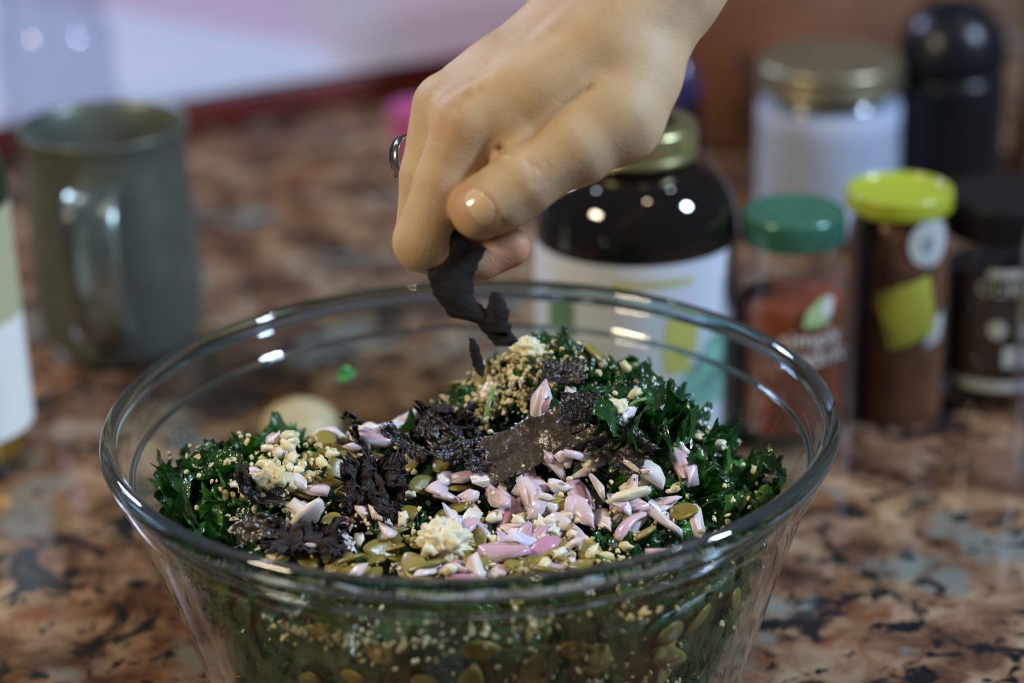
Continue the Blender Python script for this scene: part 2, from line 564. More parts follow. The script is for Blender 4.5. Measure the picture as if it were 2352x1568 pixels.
lettering('brand_name', 'simply', 0.0120, 0.0257, -76, 0.0575, M['ink_white'], gj)
lettering('brand_name', 'organic', 0.0120, 0.0257, -72, 0.0485, M['ink_white'], gj)
patch('leaf_emblem', [(-0.007, -0.006), (0.0045, -0.006), (0.0075, 0.002), (0.006, 0.0085), (0.0, 0.007), (-0.0055, 0.001)], 0.0257, -71, 0.0695, M['ink_leaf'], gj)
patch('leaf_emblem', [(-0.003, -0.004), (0.003, -0.004), (0.004, 0.004), (0.0, 0.0055)], 0.0257, -63, 0.0720, M['ink_white'], gj, 0.0010)

# tin with lime lid
tn = thing('spice_tin', 'brown spice tin with lime lid, black stripe and tilted lime square', 'tin', (0.1945, 0.248, 0))
lathe_obj('tin_body', [(0, 0.001), (0.0212, 0.001), (0.0227, 0.0), (0.0230, 0.002), (0.0230, 0.05), (0.0230, 0.103), (0, 0.1035)], M['tin_brown'], tn)
lathe_obj('lid', [(0.0230, 0.1015), (0.0242, 0.1015), (0.0245, 0.1025), (0.0245, 0.1090), (0.0238, 0.1105), (0.0222, 0.1105), (0.0212, 0.1075), (0, 0.1070)], M['lime_lid'], tn)
band('black_stripe', 0.0231, 0.001, 0.1012, -146, -127, M['ink_black'], tn)
lettering('product_name', 'Himala', 0.0125, 0.0231, -92, 0.0770, M['ink_dark'], tn)
patch('lime_square', [(-0.0150, 0.0095), (-0.0085, -0.0185), (0.0140, -0.0110), (0.0090, 0.0175)], 0.0231, -84, 0.0580, M['lime_print'], tn, 0.0012)
patch('white_swirl', [(-0.006, -0.010), (0.004, -0.008), (0.007, 0.000), (0.006, 0.006), (-0.002, 0.002)], 0.0231, -50, 0.049, M['ink_pale'], tn, 0.0006)
patch('round_emblem', [(0.0105 * math.cos(2 * PI * k / 20), 0.0115 * math.sin(2 * PI * k / 20)) for k in range(20)], 0.0231, -62, 0.0905, M['ink_pale'], tn, 0.0006)
patch('round_emblem', [(0.003 * math.cos(2 * PI * k / 12), 0.004 * math.sin(2 * PI * k / 12)) for k in range(12)], 0.0231, -64, 0.0900, M['ink_grey'], tn, 0.0010)

# jar with the black lid
bj = thing('spice_jar', 'glass spice jar with black lid, dark contents and pale lettering', 'jar', (0.2468, 0.262, 0))
lathe_obj('jar_glass', [(0, 0.003), (0.025, 0.002), (0.0278, 0.0), (0.0288, 0.004), (0.0288, 0.068), (0.0282, 0.077), (0.0255, 0.082), (0.0255, 0.094), (0.0240, 0.094), (0.0240, 0.081), (0.0268, 0.075), (0.0272, 0.068), (0.0272, 0.008), (0, 0.006)], M['blue_glass'], bj)
lathe_obj('contents', [(0, 0.0068), (0.0245, 0.0068), (0.0264, 0.010), (0.0264, 0.066), (0.024, 0.068), (0, 0.067)], M['dark_spice'], bj)
lathe_obj('lid', [(0.0258, 0.0845), (0.0285, 0.0845), (0.0292, 0.0860), (0.0292, 0.1000), (0.0282, 0.1020), (0, 0.1020)], M['black_plastic'], bj)
lettering('product_name', 'CURRY', 0.0100, 0.0290, -93, 0.0640, M['ink_pale'], bj)
patch('pale_line', [(-0.010, -0.002), (0.010, -0.002), (0.010, 0.002), (-0.010, 0.002)], 0.0290, -95, 0.0720, M['ink_pale'], bj)
for a, z in ((-104, 0.0445), (-76, 0.0435)):
    patch('pale_mark', [(0.0042 * math.cos(2 * PI * k / 14), 0.0045 * math.sin(2 * PI * k / 14)) for k in range(14)], 0.0290, a, z, M['ink_pale'], bj)
patch('pale_panel', [(-0.010, -0.004), (0.014, -0.004), (0.014, 0.006), (-0.010, 0.006)], 0.0290, -78, 0.0300, M['ink_pale'], bj)
band('pale_ring', 0.0289, 0.0135, 0.0180, -175, -5, M['ink_pale'], bj)

# clear bottle at the right edge
rb = thing('glass_bottle', 'clear glass bottle standing in front of the black-lidded spice jar', 'bottle', (0.2650, 0.175, 0))
lathe_obj('bottle_glass', [(0, 0.003), (0.026, 0.002), (0.029, 0.0), (0.030, 0.005), (0.030, 0.10), (0.028, 0.115), (0.016, 0.135), (0.013, 0.15), (0.013, 0.19), (0.0115, 0.19), (0.0115, 0.15), (0.0265, 0.113), (0.0282, 0.10), (0.0282, 0.010), (0, 0.008)], M['blue_glass'], rb)

# jar of white powder
wj = thing('storage_jar', 'wide glass jar of white powder with dull brass lid', 'jar', (0.1970, 0.494, 0))
lathe_obj('jar_glass', [(0, 0.004), (0.038, 0.003), (0.042, 0.0), (0.0432, 0.006), (0.0432, 0.076), (0.0415, 0.083), (0.0385, 0.0865), (0.0385, 0.100), (0.036, 0.100), (0.036, 0.086), (0.0405, 0.076), (0.0412, 0.010), (0, 0.008)], M['clear_glass'], wj)
lathe_obj('white_powder', [(0, 0.0085), (0.037, 0.0085), (0.0400, 0.012), (0.0402, 0.076), (0.039, 0.0795), (0, 0.0795)], M['white_powder'], wj)
lathe_obj('lid', [(0.0390, 0.0880), (0.0408, 0.0880), (0.0413, 0.0890), (0.0406, 0.0905), (0.0406, 0.0935), (0.0412, 0.0945), (0.0406, 0.0955), (0.0406, 0.1015), (0.0392, 0.1035), (0.0370, 0.1035), (0.0355, 0.1022), (0, 0.1020)], M['brass_lid'], wj)

# black canister, brown mill, indigo bottle, clay pot, magenta cup behind the jars
bc = thing('black_canister', 'black rounded canister behind the lime-lidded tin', 'canister', (0.2690, 0.515, 0))
lathe_obj('canister_body', [(0, 0.0), (0.026, 0.0), (0.029, 0.003), (0.0305, 0.03), (0.0310, 0.075), (0.0303, 0.092), (0, 0.0925)], M['black_shiny'], bc)
lathe_obj('dome_lid', [(0, 0.0926), (0.0308, 0.0926), (0.0312, 0.094), (0.0300, 0.106), (0.0245, 0.119), (0.0140, 0.1275), (0, 0.130)], M['black_shiny'], bc)
bw = thing('pepper_mill', 'tall brown wooden pepper mill behind the black canister', 'mill', (0.345, 0.600, 0))
lathe_obj('mill_body', [(0, 0.0), (0.020, 0.0), (0.021, 0.004), (0.019, 0.03), (0.0135, 0.055), (0.0130, 0.075), (0.0165, 0.100), (0.0150, 0.118), (0, 0.119)], M['brown_wood'], bw)
lathe_obj('mill_head', [(0, 0.1192), (0.013, 0.1192), (0.0165, 0.130), (0.0150, 0.148), (0.006, 0.157), (0, 0.158)], M['brown_wood'], bw)
ib = thing('slim_bottle', 'slim indigo bottle behind the gold-capped black bottle', 'bottle', (0.1160, 0.560, 0))
lathe_obj('bottle_glass', [(0, 0.0), (0.013, 0.0), (0.015, 0.003), (0.0152, 0.06), (0.0140, 0.078), (0.007, 0.090), (0.0065, 0.100), (0, 0.100)], M['indigo'], ib)
lathe_obj('cap', [(0.007, 0.0965), (0.0078, 0.0965), (0.0078, 0.112), (0, 0.1125)], M['black_plastic'], ib)
cp = thing('clay_pot', 'large brown clay pot behind the white powder jar', 'pot', (0.190, 0.700, 0))
lathe_obj('pot_body', [(0, 0.001), (0.060, 0.0), (0.068, 0.004), (0.088, 0.035), (0.100, 0.075), (0.102, 0.115), (0.097, 0.145), (0.103, 0.152), (0.103, 0.160), (0.096, 0.161), (0.090, 0.148), (0.094, 0.115), (0.090, 0.07), (0.06, 0.014), (0, 0.010)], M['clay'], cp)
mc = thing('plastic_cup', 'small magenta plastic cup mostly hidden behind the fingers', 'cup', (-0.0385, 0.625, 0))
lathe_obj('cup_body', [(0, 0.002), (0.013, 0.001), (0.0145, 0.0), (0.0165, 0.020), (0.0185, 0.042), (0.0190, 0.044), (0.0173, 0.044), (0.0155, 0.022), (0.0130, 0.005), (0, 0.004)], M['magenta'], mc)

# onion half on the counter
on = thing('onion_half', 'rounded pale cream onion half lying on the counter behind the bowl', 'onion', (-0.0835, 0.222, 0))
lathe_obj('onion_flesh', [(0, 0.0), (0.011, 0.0), (0.0165, 0.004), (0.0185, 0.010), (0.0160, 0.0175), (0.009, 0.0215), (0.003, 0.0235), (0, 0.0255)], M['onion'], on)

# shallow red tray with a printed pink and white cloth lying in it
def cloth_mat():
    m, nt, b, out = new_mat('pink_white_cloth')
    tc = N(nt, 'ShaderNodeTexCoord')
    sep = N(nt, 'ShaderNodeSeparateXYZ')
    nt.links.new(tc.outputs['Object'], sep.inputs[0])

    def lin(a, bb, c, lo, hi):
        m1 = N(nt, 'ShaderNodeMath', operation='MULTIPLY')
        m1.inputs[1].default_value = a
        nt.links.new(sep.outputs[0], m1.inputs[0])
        m2 = N(nt, 'ShaderNodeMath', operation='MULTIPLY_ADD')
        m2.inputs[1].default_value = bb
        nt.links.new(sep.outputs[1], m2.inputs[0])
        nt.links.new(m1.outputs[0], m2.inputs[2])
        mr = N(nt, 'ShaderNodeMapRange')
        mr.inputs['From Min'].default_value = c + lo
        mr.inputs['From Max'].default_value = c + hi
        nt.links.new(m2.outputs[0], mr.inputs['Value'])
        return mr.outputs[0]
    A = lin(1.0, 0.55, -0.03, -0.015, 0.015)
    c = mixc(nt, A, (0.50, 0.52, 0.62), (0.48, 0.35, 0.46))
    Bm = lin(1.0, -0.25, 0.075, -0.012, 0.012)
    c = mixc(nt, Bm, c, (0.46, 0.38, 0.40))
    Cm = lin(1.0, -0.25, 0.135, -0.012, 0.012)
    c = mixc(nt, Cm, c, (0.50, 0.34, 0.37))
    nt.links.new(c, b.inputs['Base Color'])
    b.inputs['Roughness'].default_value = 0.75
    return m


M['cloth'] = cloth_mat()
TR = math.radians(25.6)
tray = thing('serving_tray', 'dark red lacquered tray under a pink and white cloth', 'tray', (-0.118 + 0.20 * -math.sin(TR), 0.766 + 0.20 * math.cos(TR), 0), rz=TR)
box('tray_base', (0.03, 0, 0.0115), (0.66, 0.40, 0.023), M['red_tray'], tray, 0.004)
V, F = [], []
nx, ny = 60, 40
for j in range(ny + 1):
    for i in range(nx + 1):
        x = -0.305 + 0.67 * i / nx
        y = -0.203 + 0.40 * j / ny
        V.append((x, y, 0.0247 + 0.0012 * noise.noise(Vector((x * 14, y * 14, 0.3)))))
for j in range(ny):
    for i in range(nx):
        a = j * (nx + 1) + i
        F.append((a, a + 1, a + nx + 2, a + nx + 1))
nb = len(V)
V += [(x, y, z - 0.0008) for x, y, z in V]
F += [tuple(q + nb for q in reversed(f)) for f in F[:nx * ny]]
cl = obj('table_cloth', make_mesh('table_cloth', V, F, M['cloth']), None, tray.location, (0, 0, TR))
tag(cl, 'flat pink and lavender-white cloth lying on the dark red tray', 'cloth')

# ------------------------------------------------------------------ salad
def kale_mat():
    m, nt, b, out = new_mat('kale_leaf')
    oi = N(nt, 'ShaderNodeObjectInfo')
    tc = N(nt, 'ShaderNodeTexCoord')
    nz = N(nt, 'ShaderNodeTexNoise', Scale=160.0, Detail=4.0)
    nt.links.new(tc.outputs['Object'], nz.inputs['Vector'])
    r1 = ramp(nt, oi.outputs['Random'], [(0.0, (0.012, 0.052, 0.013)), (0.55, (0.019, 0.080, 0.016)), (0.85, (0.036, 0.128, 0.022)), (1.0, (0.065, 0.19, 0.034))])
    r2 = ramp(nt, nz.outputs['Fac'], [(0.3, (0.65, 0.65, 0.65)), (0.7, (1.35, 1.35, 1.2))])
    c = mixc(nt, 1.0, r1.outputs[0], r2.outputs[0], 'MULTIPLY')
    nt.links.new(c, b.inputs['Base Color'])
    b.inputs['Roughness'].default_value = 0.24
    b.inputs['Specular IOR Level'].default_value = 0.65
    bp = N(nt, 'ShaderNodeBump', Strength=0.7, Distance=0.0014)
    n2 = N(nt, 'ShaderNodeTexNoise', Scale=330.0, Detail=2.0)
    nt.links.new(tc.outputs['Object'], n2.inputs['Vector'])
    nt.links.new(n2.outputs['Fac'], bp.inputs['Height'])
    nt.links.new(bp.outputs[0], b.inputs['Normal'])
    tl = N(nt, 'ShaderNodeBsdfTranslucent')
    cc = mixc(nt, 1.0, c, (1.6, 2.2, 0.9), 'MULTIPLY')
    nt.links.new(cc, tl.inputs[0])
    mx = N(nt, 'ShaderNodeMixShader')
    mx.inputs[0].default_value = 0.22
    nt.links.new(b.outputs[0], mx.inputs[1])
    nt.links.new(tl.outputs[0], mx.inputs[2])
    nt.links.new(mx.outputs[0], out.inputs[0])
    return m


def varied(name, stops, rough, sss=0.0, bump=0.3, bscale=500, attr=None, attr_col=None, spec=0.5):
    """colour by individual; an optional point attribute blends in a second pigment"""
    m, nt, b, out = new_mat(name)
    oi = N(nt, 'ShaderNodeObjectInfo')
    r = ramp(nt, oi.outputs['Random'], stops)
    c = r.outputs[0]
    tc = N(nt, 'ShaderNodeTexCoord')
    n2 = N(nt, 'ShaderNodeTexNoise', Scale=bscale, Detail=3.0)
    nt.links.new(tc.outputs['Object'], n2.inputs['Vector'])
    if attr:
        at = N(nt, 'ShaderNodeAttribute', attribute_name=attr)
        ad = N(nt, 'ShaderNodeMath', operation='MULTIPLY_ADD')
        nt.links.new(n2.outputs['Fac'], ad.inputs[0])
        ad.inputs[1].default_value = 0.5
        nt.links.new(at.outputs['Fac'], ad.inputs[2])
        rr = ramp(nt, ad.outputs[0], [(0.35, (0, 0, 0)), (1.1, (1, 1, 1))])
        c = mixc(nt, rr.outputs[0], c, attr_col)
    nt.links.new(c, b.inputs['Base Color'])
    b.inputs['Roughness'].default_value = rough
    b.inputs['Specular IOR Level'].default_value = spec
    if sss:
        b.inputs['Subsurface Weight'].default_value = sss
        b.inputs['Subsurface Radius'].default_value = (1, .7, .6)
        b.inputs['Subsurface Scale'].default_value = 0.002
    if bump:
        bp = N(nt, 'ShaderNodeBump', Strength=bump, Distance=0.0008)
        nt.links.new(n2.outputs['Fac'], bp.inputs['Height'])
        nt.links.new(bp.outputs[0], b.inputs['Normal'])
    return m


M['kale'] = kale_mat()
M['kale_bright'] = plain('bright_kale', (0.06, 0.30, 0.05), 0.3, 0, 0.2, 90)
M['kale_stem'] = plain('kale_stem', (0.16, 0.26, 0.06), 0.35, 0, 0.2, 90)
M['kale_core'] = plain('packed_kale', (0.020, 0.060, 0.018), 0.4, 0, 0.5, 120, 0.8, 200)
M['shallot'] = varied('shallot_flesh', [(0, (0.66, 0.50, 0.54)), (0.35, (0.74, 0.66, 0.62)), (0.7, (0.74, 0.68, 0.60)), (1, (0.66, 0.63, 0.74))], 0.28, 0.15, 0.25, 260, 'skin', (0.50, 0.25, 0.35))
M['pepita'] = varied('pepita_shell', [(0, (0.155, 0.135, 0.020)), (0.5, (0.235, 0.19, 0.036)), (1, (0.30, 0.23, 0.06))], 0.33, 0, 0.3, 220)
M['garlic'] = varied('minced_garlic', [(0, (0.66, 0.58, 0.30)), (0.5, (0.72, 0.66, 0.42)), (1, (0.74, 0.70, 0.56))], 0.42, 0.15, 0.4, 400)
M['crumb'] = plain('yeast_flake', (0.64, 0.55, 0.30), 0.6, 0, 0.35, 150)
M['seed'] = varied('hemp_seed_hull', [(0, (0.66, 0.58, 0.30)), (1, (0.70, 0.66, 0.42))], 0.4, 0, 0.1)
M['nori'] = varied('nori_sheet', [(0, (0.010, 0.009, 0.008)), (1, (0.022, 0.016, 0.012))], 0.30, 0, 1.0, 700, spec=0.7)
M['nori_brown'] = varied('nori_sheet_brown', [(0, (0.034, 0.024, 0.014)), (1, (0.040, 0.028, 0.016))], 0.33, 0, 0.7, 420, spec=1.0)
M['nori_frayed'] = varied('frayed_seaweed', [(0, (0.018, 0.010, 0.010)), (1, (0.026, 0.015, 0.014))], 0.7, 0, 1.0, 400)


def fbm(p, o=3):
    return noise.fractal(p, 1.0, 2.0, o)


def leaf_mesh(seed, R):
    """a torn piece of curly kale: ruffled sheet, strongly frilled towards its edge"""
    q = random.Random(seed)
    nr, ntv = 14, 120
    ph = [q.uniform(0, 2 * PI) for _ in range(8)]
    el = q.uniform(0.55, 0.95)
    V, F = [(0, 0, 0)], []
    k1, k2 = q.choice((6, 7, 8)), q.choice((15, 17, 19))
    for i in range(1, nr + 1):
        f = i / nr
        for j in range(ntv):
            t = 2 * PI * j / ntv
            rad = R * (1 + 0.20 * math.sin(2 * t + ph[0]) + 0.14 * math.sin(3 * t + ph[1]) + 0.08 * math.sin(k1 * t + ph[2]))
            jag = 1 + (0.05 * math.sin(29 * t + ph[3]) + 0.025 * q.uniform(-1, 1)) * (f ** 4)
            tw = 0.16 * f * f * math.sin(k1 * t + ph[4]) + 0.10 * f ** 3 * math.sin(k2 * t + ph[5])
            x = rad * f * jag * math.cos(t + tw)
            y = rad * f * jag * math.sin(t + tw) * el
            z = R * (0.20 * f ** 1.6 * math.sin(k1 * t + ph[5]) + 0.13 * f ** 2.2 * math.sin(k2 * t + ph[6]) + 0.05 * f ** 3 * math.sin(37 * t + ph[7]))
            z += R * 0.5 * noise.noise(Vector((x / R * 1.3 + seed, y / R * 1.3, 0.0))) + 0.26 * R * noise.noise(Vector((x / R * 3.2, y / R * 3.2, seed))) + 0.11 * R * noise.noise(Vector((x / R * 8, y / R * 8, seed + 4)))
            V.append((x, y, z))
    for j in range(ntv):
        F.append((0, 1 + j, 1 + (j + 1) % ntv))
    for i in range(nr - 1):
        b = 1 + i * ntv
        for j in range(ntv):
            j2 = (j + 1) % ntv
            F.append((b + j, b + ntv + j, b + ntv + j2, b + j2))
    return make_mesh('kale_leaf', V, F, M['kale'])


def shallot_mesh(seed, big=False):
    """a chopped sliver of shallot: a curved wedge of one layer, its outer skin purple"""
    q = random.Random(seed)
    rad = q.uniform(0.007, 0.013)
    span = q.uniform(0.7, 1.5)
    wid = q.uniform(0.0028, 0.0056) * (1.3 if big else 1)
    th = q.uniform(0.0014, 0.0024)
    n, mcs = 12, 8
    V, F, A = [], [], []
    skew = q.uniform(-0.4, 0.4)
    for i in range(n + 1):
        f = i / n
        a = (f - 0.5) * span
        tp = max(0.12, (1 - abs(2 * f - 1 + skew * 0.5) ** q.choice((2.2, 3.5)))) if True else 1
        w_ = wid * tp
        t_ = th * (0.5 + 0.5 * tp)
        for k in range(mcs):
            c = 2 * PI * k / mcs + PI / 8
            u = max(-1, min(1, 1.25 * math.cos(c)))
            v = max(-1, min(1, 1.25 * math.sin(c)))
            r = rad + t_ * v * 0.5
            V.append((r * math.sin(a), w_ * u * 0.5 + skew * 0.004 * (f - .5), r * math.cos(a) - rad))
            A.append(1.0 if v > 0.1 else 0.0)
    for i in range(n):
        for k in range(mcs):
            k2 = (k + 1) % mcs
            F.append((i * mcs + k, i * mcs + k2, (i + 1) * mcs + k2, (i + 1) * mcs + k))
    F.append(tuple(reversed(range(mcs))))
    F.append(tuple(range(n * mcs, n * mcs + mcs)))
    me = make_mesh('shallot', V, F, M['shallot'])
    at = me.attributes.new('skin', 'FLOAT', 'POINT')
    s0 = q.choice((0.0, 0.25, 0.5, 0.8))
    at.data.foreach_set('value', [a * s0 for a in A])
    return me


def pepita_mesh(seed):
    q = random.Random(seed)
    L, W, T = q.uniform(0.0058, 0.0070), q.uniform(0.0036, 0.0043), q.uniform(0.0011, 0.0016)
    nu, nv = 20, 10
    V, F = [], []
    for i in range(nv + 1):
        ph = PI * i / nv
        for j in range(nu):
            t = 2 * PI * j / nu
            x = math.cos(t)
            y = math.sin(t)
            sh = 1 - 0.38 * max(0, x) ** 1.6
            s = math.sin(ph)
            V.append((L * x * s, W * y * sh * s, T * math.cos(ph) * (1 - 0.25 * (1 - s))))
    for i in range(nv):
        for j in range(nu):
            j2 = (j + 1) % nu
            F.append((i * nu + j, (i + 1) * nu + j, (i + 1) * nu + j2, i * nu + j2))
    bend = q.uniform(-25, 25)
    V = [(x, y, z + bend * x * x * 0.6) for x, y, z in V]
    return make_mesh('pumpkin_seed', V, F, M['pepita'])


def lump_mesh(name, seed, R, mat, sub=3, rough=0.35, freq=2.2, squash=(1, 1, 0.75)):
    bm = bmesh.new()
    bmesh.ops.create_icosphere(bm, subdivisions=sub, radius=1.0)
    for v in bm.verts:
        p = v.co.copy()
        c = noise.cell(p * freq + Vector((seed, 0, 0)))
        d = 1 + rough * (fbm(p * freq + Vector((seed * 3.1, 0, 0))) * 0.8 + (noise.voronoi(p * freq + Vector((seed, 1, 0)))[0][0]) * -0.9 + 0.3)
        v.co = Vector((p.x * squash[0], p.y * squash[1], p.z * squash[2])) * (R * d)
    me = D.meshes.new(name)
    bm.to_mesh(me)
    bm.free()
    me.materials.append(mat)
    me.polygons.foreach_set('use_smooth', [True] * len(me.polygons))
    return me


def nori_mesh(seed, w_, h_, mat, bend=0.0, fold=0.0, rough=0.1, jag=0.10, crumple=0.0, nx=34, ny=24, outline=None):
    """torn seaweed sheet with a ragged outline and real thickness"""
    q = random.Random(seed)
    P = []
    for j in range(ny + 1):
        for i in range(nx + 1):
            u, v = 2 * i / nx - 1, 2 * j / ny - 1
            x, y = u, v
            e = max(abs(u), abs(v))
            s = 1 + jag * (e ** 4) * (1.6 * noise.noise(Vector((u * 3.1 + seed, v * 3.1, 5.0))) + 1.1 * noise.noise(Vector((u * 11 + seed, v * 11, 1.0))) + 0.7 * q.uniform(-1, 1))
            x *= s
            y *= s
            if outline:
                x, y = outline(x, y)
            X, Y = x * w_ / 2, y * h_ / 2
            Z = bend * X * X * 40 + fold * Y * Y * 40
            Z += rough * 0.006 * fbm(Vector((x * 1.6 + seed, y * 1.6, 2.0)), 4)
            Z += 0.00015 * noise.noise(Vector((X * 700, Y * 700, seed)))
            if crumple:
                k = Vector((X * 260 + seed, Y * 260, 0))
                X += crumple * 0.004 * fbm(k, 4)
                Y += crumple * 0.004 * fbm(k + Vector((9, 0, 0)), 4)
                Z += crumple * 0.006 * fbm(k * 0.6 + Vector((0, 9, 0)), 5)
            P.append(Vector((X, Y, Z)))
    F = []
    for j in range(ny):
        for i in range(nx):
            a = j * (nx + 1) + i
            F.append((a, a + 1, a + nx + 2, a + nx + 1))
    n0 = len(P)
    V = P + [p - Vector((0, 0, 0.0003)) for p in P]
    top = list(F)
    F += [tuple(x + n0 for x in reversed(f)) for f in top]
    ring = [i for i in range(nx + 1)] + [j * (nx + 1) + nx for j in range(1, ny + 1)] + [ny * (nx + 1) + i for i in range(nx - 1, -1, -1)] + [j * (nx + 1) for j in range(ny - 1, 0, -1)]
    for a, b in zip(ring, ring[1:] + ring[:1]):
        F.append((a, a + n0, b + n0, b))
    return make_mesh('nori_piece', V, F, mat)


# packed mass of chopped kale under the loose pieces
V, F = [], []
NR, NT = 26, 96
zb = 0.0075
for i in range(NR + 1):
    f = i / NR
    for j in range(NT):
        t = 2 * PI * j / NT
        ct, st = math.cos(t), math.sin(t)
        R = 0.118
        for _ in range(6):
            zt = hgt(R * ct, R * st) - 0.008
            R = r_in(max(zt, 0.02)) - 0.007
        x, y = R * f * ct, R * f * st
        V.append((x, y, hgt(x, y) - 0.007 + 0.003 * noise.noise(Vector((x * 90, y * 90, 1)))))
lay = []
for k in range(1, 11):
    g = k / 10
    for j in range(NT):
        t = 2 * PI * j / NT
        top = V[NR * NT + j]
        z = top[2] + (zb - top[2]) * g
        R = r_in(z) - 0.006 + 0.0015 * noise.noise(Vector((math.cos(t) * 9, math.sin(t) * 9, z * 90)))
        V.append((R * math.cos(t), R * math.sin(t), z))
for i in range(NR + 10):
    for j in range(NT):
        j2 = (j + 1) % NT
        F.append((i * NT + j, (i + 1) * NT + j, (i + 1) * NT + j2, i * NT + j2))
F.append(tuple((NR + 10) * NT + j for j in reversed(range(NT))))
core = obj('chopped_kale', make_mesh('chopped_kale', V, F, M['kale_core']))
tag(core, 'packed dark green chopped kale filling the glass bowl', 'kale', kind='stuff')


def inside(x, y, z, m=0.004):
    return math.hypot(x, y) < r_in(z) - m


VCACHE = {}


def keep_inside(o):
    """pull a piece towards the bowl's axis until it clears the glass"""
    me = o.data
    if me.name not in VCACHE:
        a = np.empty(len(me.vertices) * 3, np.float32)
        me.vertices.foreach_get('co', a)
        VCACHE[me.name] = a.reshape(-1, 3)[::3]
    P = VCACHE[me.name] * o.scale[0]
    R = np.array(o.rotation_euler.to_matrix())
    Q = P @ R.T
    for _ in range(4):
        W = Q + np.array(o.location)
        low = 0.0075 - W[:, 2].min()
        if low > 0:
            o.location.z += low
        rr = np.hypot(W[:, 0], W[:, 1])
        lim = np.interp(W[:, 2], [0.0045, 0.009, 0.0165, 0.032, 0.067, 0.0975, 0.103, 0.115, 0.2], [0.068, 0.087, 0.0935, 0.0985, 0.109, 0.1195, 0.1215, 0.1215, 0.1215]) - 0.0008
        k = (rr - lim).argmax()
        ov = rr[k] - lim[k]
        if ov <= 0:
            break
        d = W[k, :2] / rr[k]
        o.location.x -= d[0] * (ov + 0.0002)
        o.location.y -= d[1] * (ov + 0.0002)


def copy_thing(src, first, label, cat, group, loc, rot, scale=1.0, parts=()):
    o = D.objects.new(src.name, src)
    link(o)
    o.location = loc
    o.rotation_euler = rot
    o.scale = (scale,) * 3
    keep_inside(o)
    return tag(o, label, cat, group)


def on_surface(x, y, tilt, lift):
    n = hnrm(x, y)
    n = (n + Vector((random.uniform(-1, 1), random.uniform(-1, 1), random.uniform(-0.3, 0.5))) * tilt).normalized()
    qn = n.to_track_quat('Z', 'Y')
    e = (qn.to_matrix() @ Matrix.Rotation(random.uniform(0, 2 * PI), 3, 'Z')).to_euler()
    return Vector((x, y, hgt(x, y) + lift)), e


KL = 'small curly kale piece half buried under shallots and seeds'
KG = 'curly kale pieces in the bowl'
leaves = [leaf_mesh(s, (0.0150, 0.0175, 0.0195, 0.0130, 0.0110)[s % 5]) for s in range(14)]
cnt = 0
tries = 0


def kale_weight(x, y):
    """where the kale shows: both sides and the back of the mound"""
    wgt = 0.25
    wgt += 0.9 * math.exp(-((x - 0.085) ** 2 + (y - 0.0) ** 2) / (2 * 0.035 ** 2))
    wgt += 0.9 * math.exp(-((x + 0.095) ** 2 + (y + 0.005) ** 2) / (2 * 0.028 ** 2))
    wgt += 0.8 * math.exp(-((x - 0.035) ** 2 + (y - 0.05) ** 2) / (2 * 0.03 ** 2))
    if -0.075 < x < 0.05 and -0.07 < y < 0.0:
        wgt *= 0.35
    return wgt


while cnt < 165 and tries < 20000:
    tries += 1
    x, y = random.uniform(-0.122, 0.122), random.uniform(-0.118, 0.115)
    z = hgt(x, y)
    if not inside(x, y, z + 0.004, 0.010) or random.random() > kale_weight(x, y):
        continue
    p, e = on_surface(x, y, 0.75, random.uniform(-0.008, -0.001))
    kl = 'curly kale piece on the mound behind the nori' if (y > 0.012 and x > -0.03) else 'curly kale piece by the garlic clump and curled ribbon' if x < -0.055 else 'curly kale piece beside the black nori flap' if x > 0.045 else KL
    copy_thing(random.choice(leaves), 0, kl, 'kale', KG, p, e, random.uniform(0.8, 1.15) if abs(x) > .05 else random.uniform(0.55, 0.85))
    cnt += 1

# kale pressed against the wall, seen through the glass
KW = 'kale leaf pressed flat against the front wall of the bowl'
cnt = 0
while cnt < 120:
    t = math.radians(random.uniform(185, 355))
    ztop = hgt(0.112 * math.cos(t), 0.112 * math.sin(t))
    z = random.uniform(0.012, min(ztop, 0.094))
    r = r_in(z) - 0.006
    n = Vector((math.cos(t), math.sin(t), -0.25)) + Vector((random.uniform(-1, 1), random.uniform(-1, 1), random.uniform(-1, 1))) * 0.28
    e = (n.to_track_quat('Z', 'Y').to_matrix() @ Matrix.Rotation(random.uniform(0, 2 * PI), 3, 'Z')).to_euler()
    o = copy_thing(random.choice(leaves), 0, KW, 'kale', 'kale against the glass', (r * math.cos(t), r * math.sin(t), z), e, random.uniform(0.7, 1.0))
    o.scale.z *= 0.42
    cnt += 1

# a few stems
for x, y, a, L in ((0.0065, 0.008, 1.3, 0.016), (0.058, -0.006, 0.5, 0.012)):
    V, F = [], []
    for i in range(9):
        f = i / 8
        for k in range(7):
            c = 2 * PI * k / 7
            V.append((L * (f - .5), 0.0009 * math.cos(c), 0.0009 * math.sin(c) + 0.003 * math.sin(f * PI)))
    for i in range(8):
        for k in range(7):
            F.append((7 * i + k, 7 * i + 7 + k, 7 * i + 7 + (k + 1) % 7, 7 * i + (k + 1) % 7))
    o = obj('green_sprig', make_mesh('green_sprig', V, F, M['kale_stem']), None, (x, y, hgt(x, y) + 0.004), (0.3, -0.5, a))
    tag(o, 'thin pale green sprig of kale poking out of the salad', 'kale', 'thin kale sprigs')

# shallots


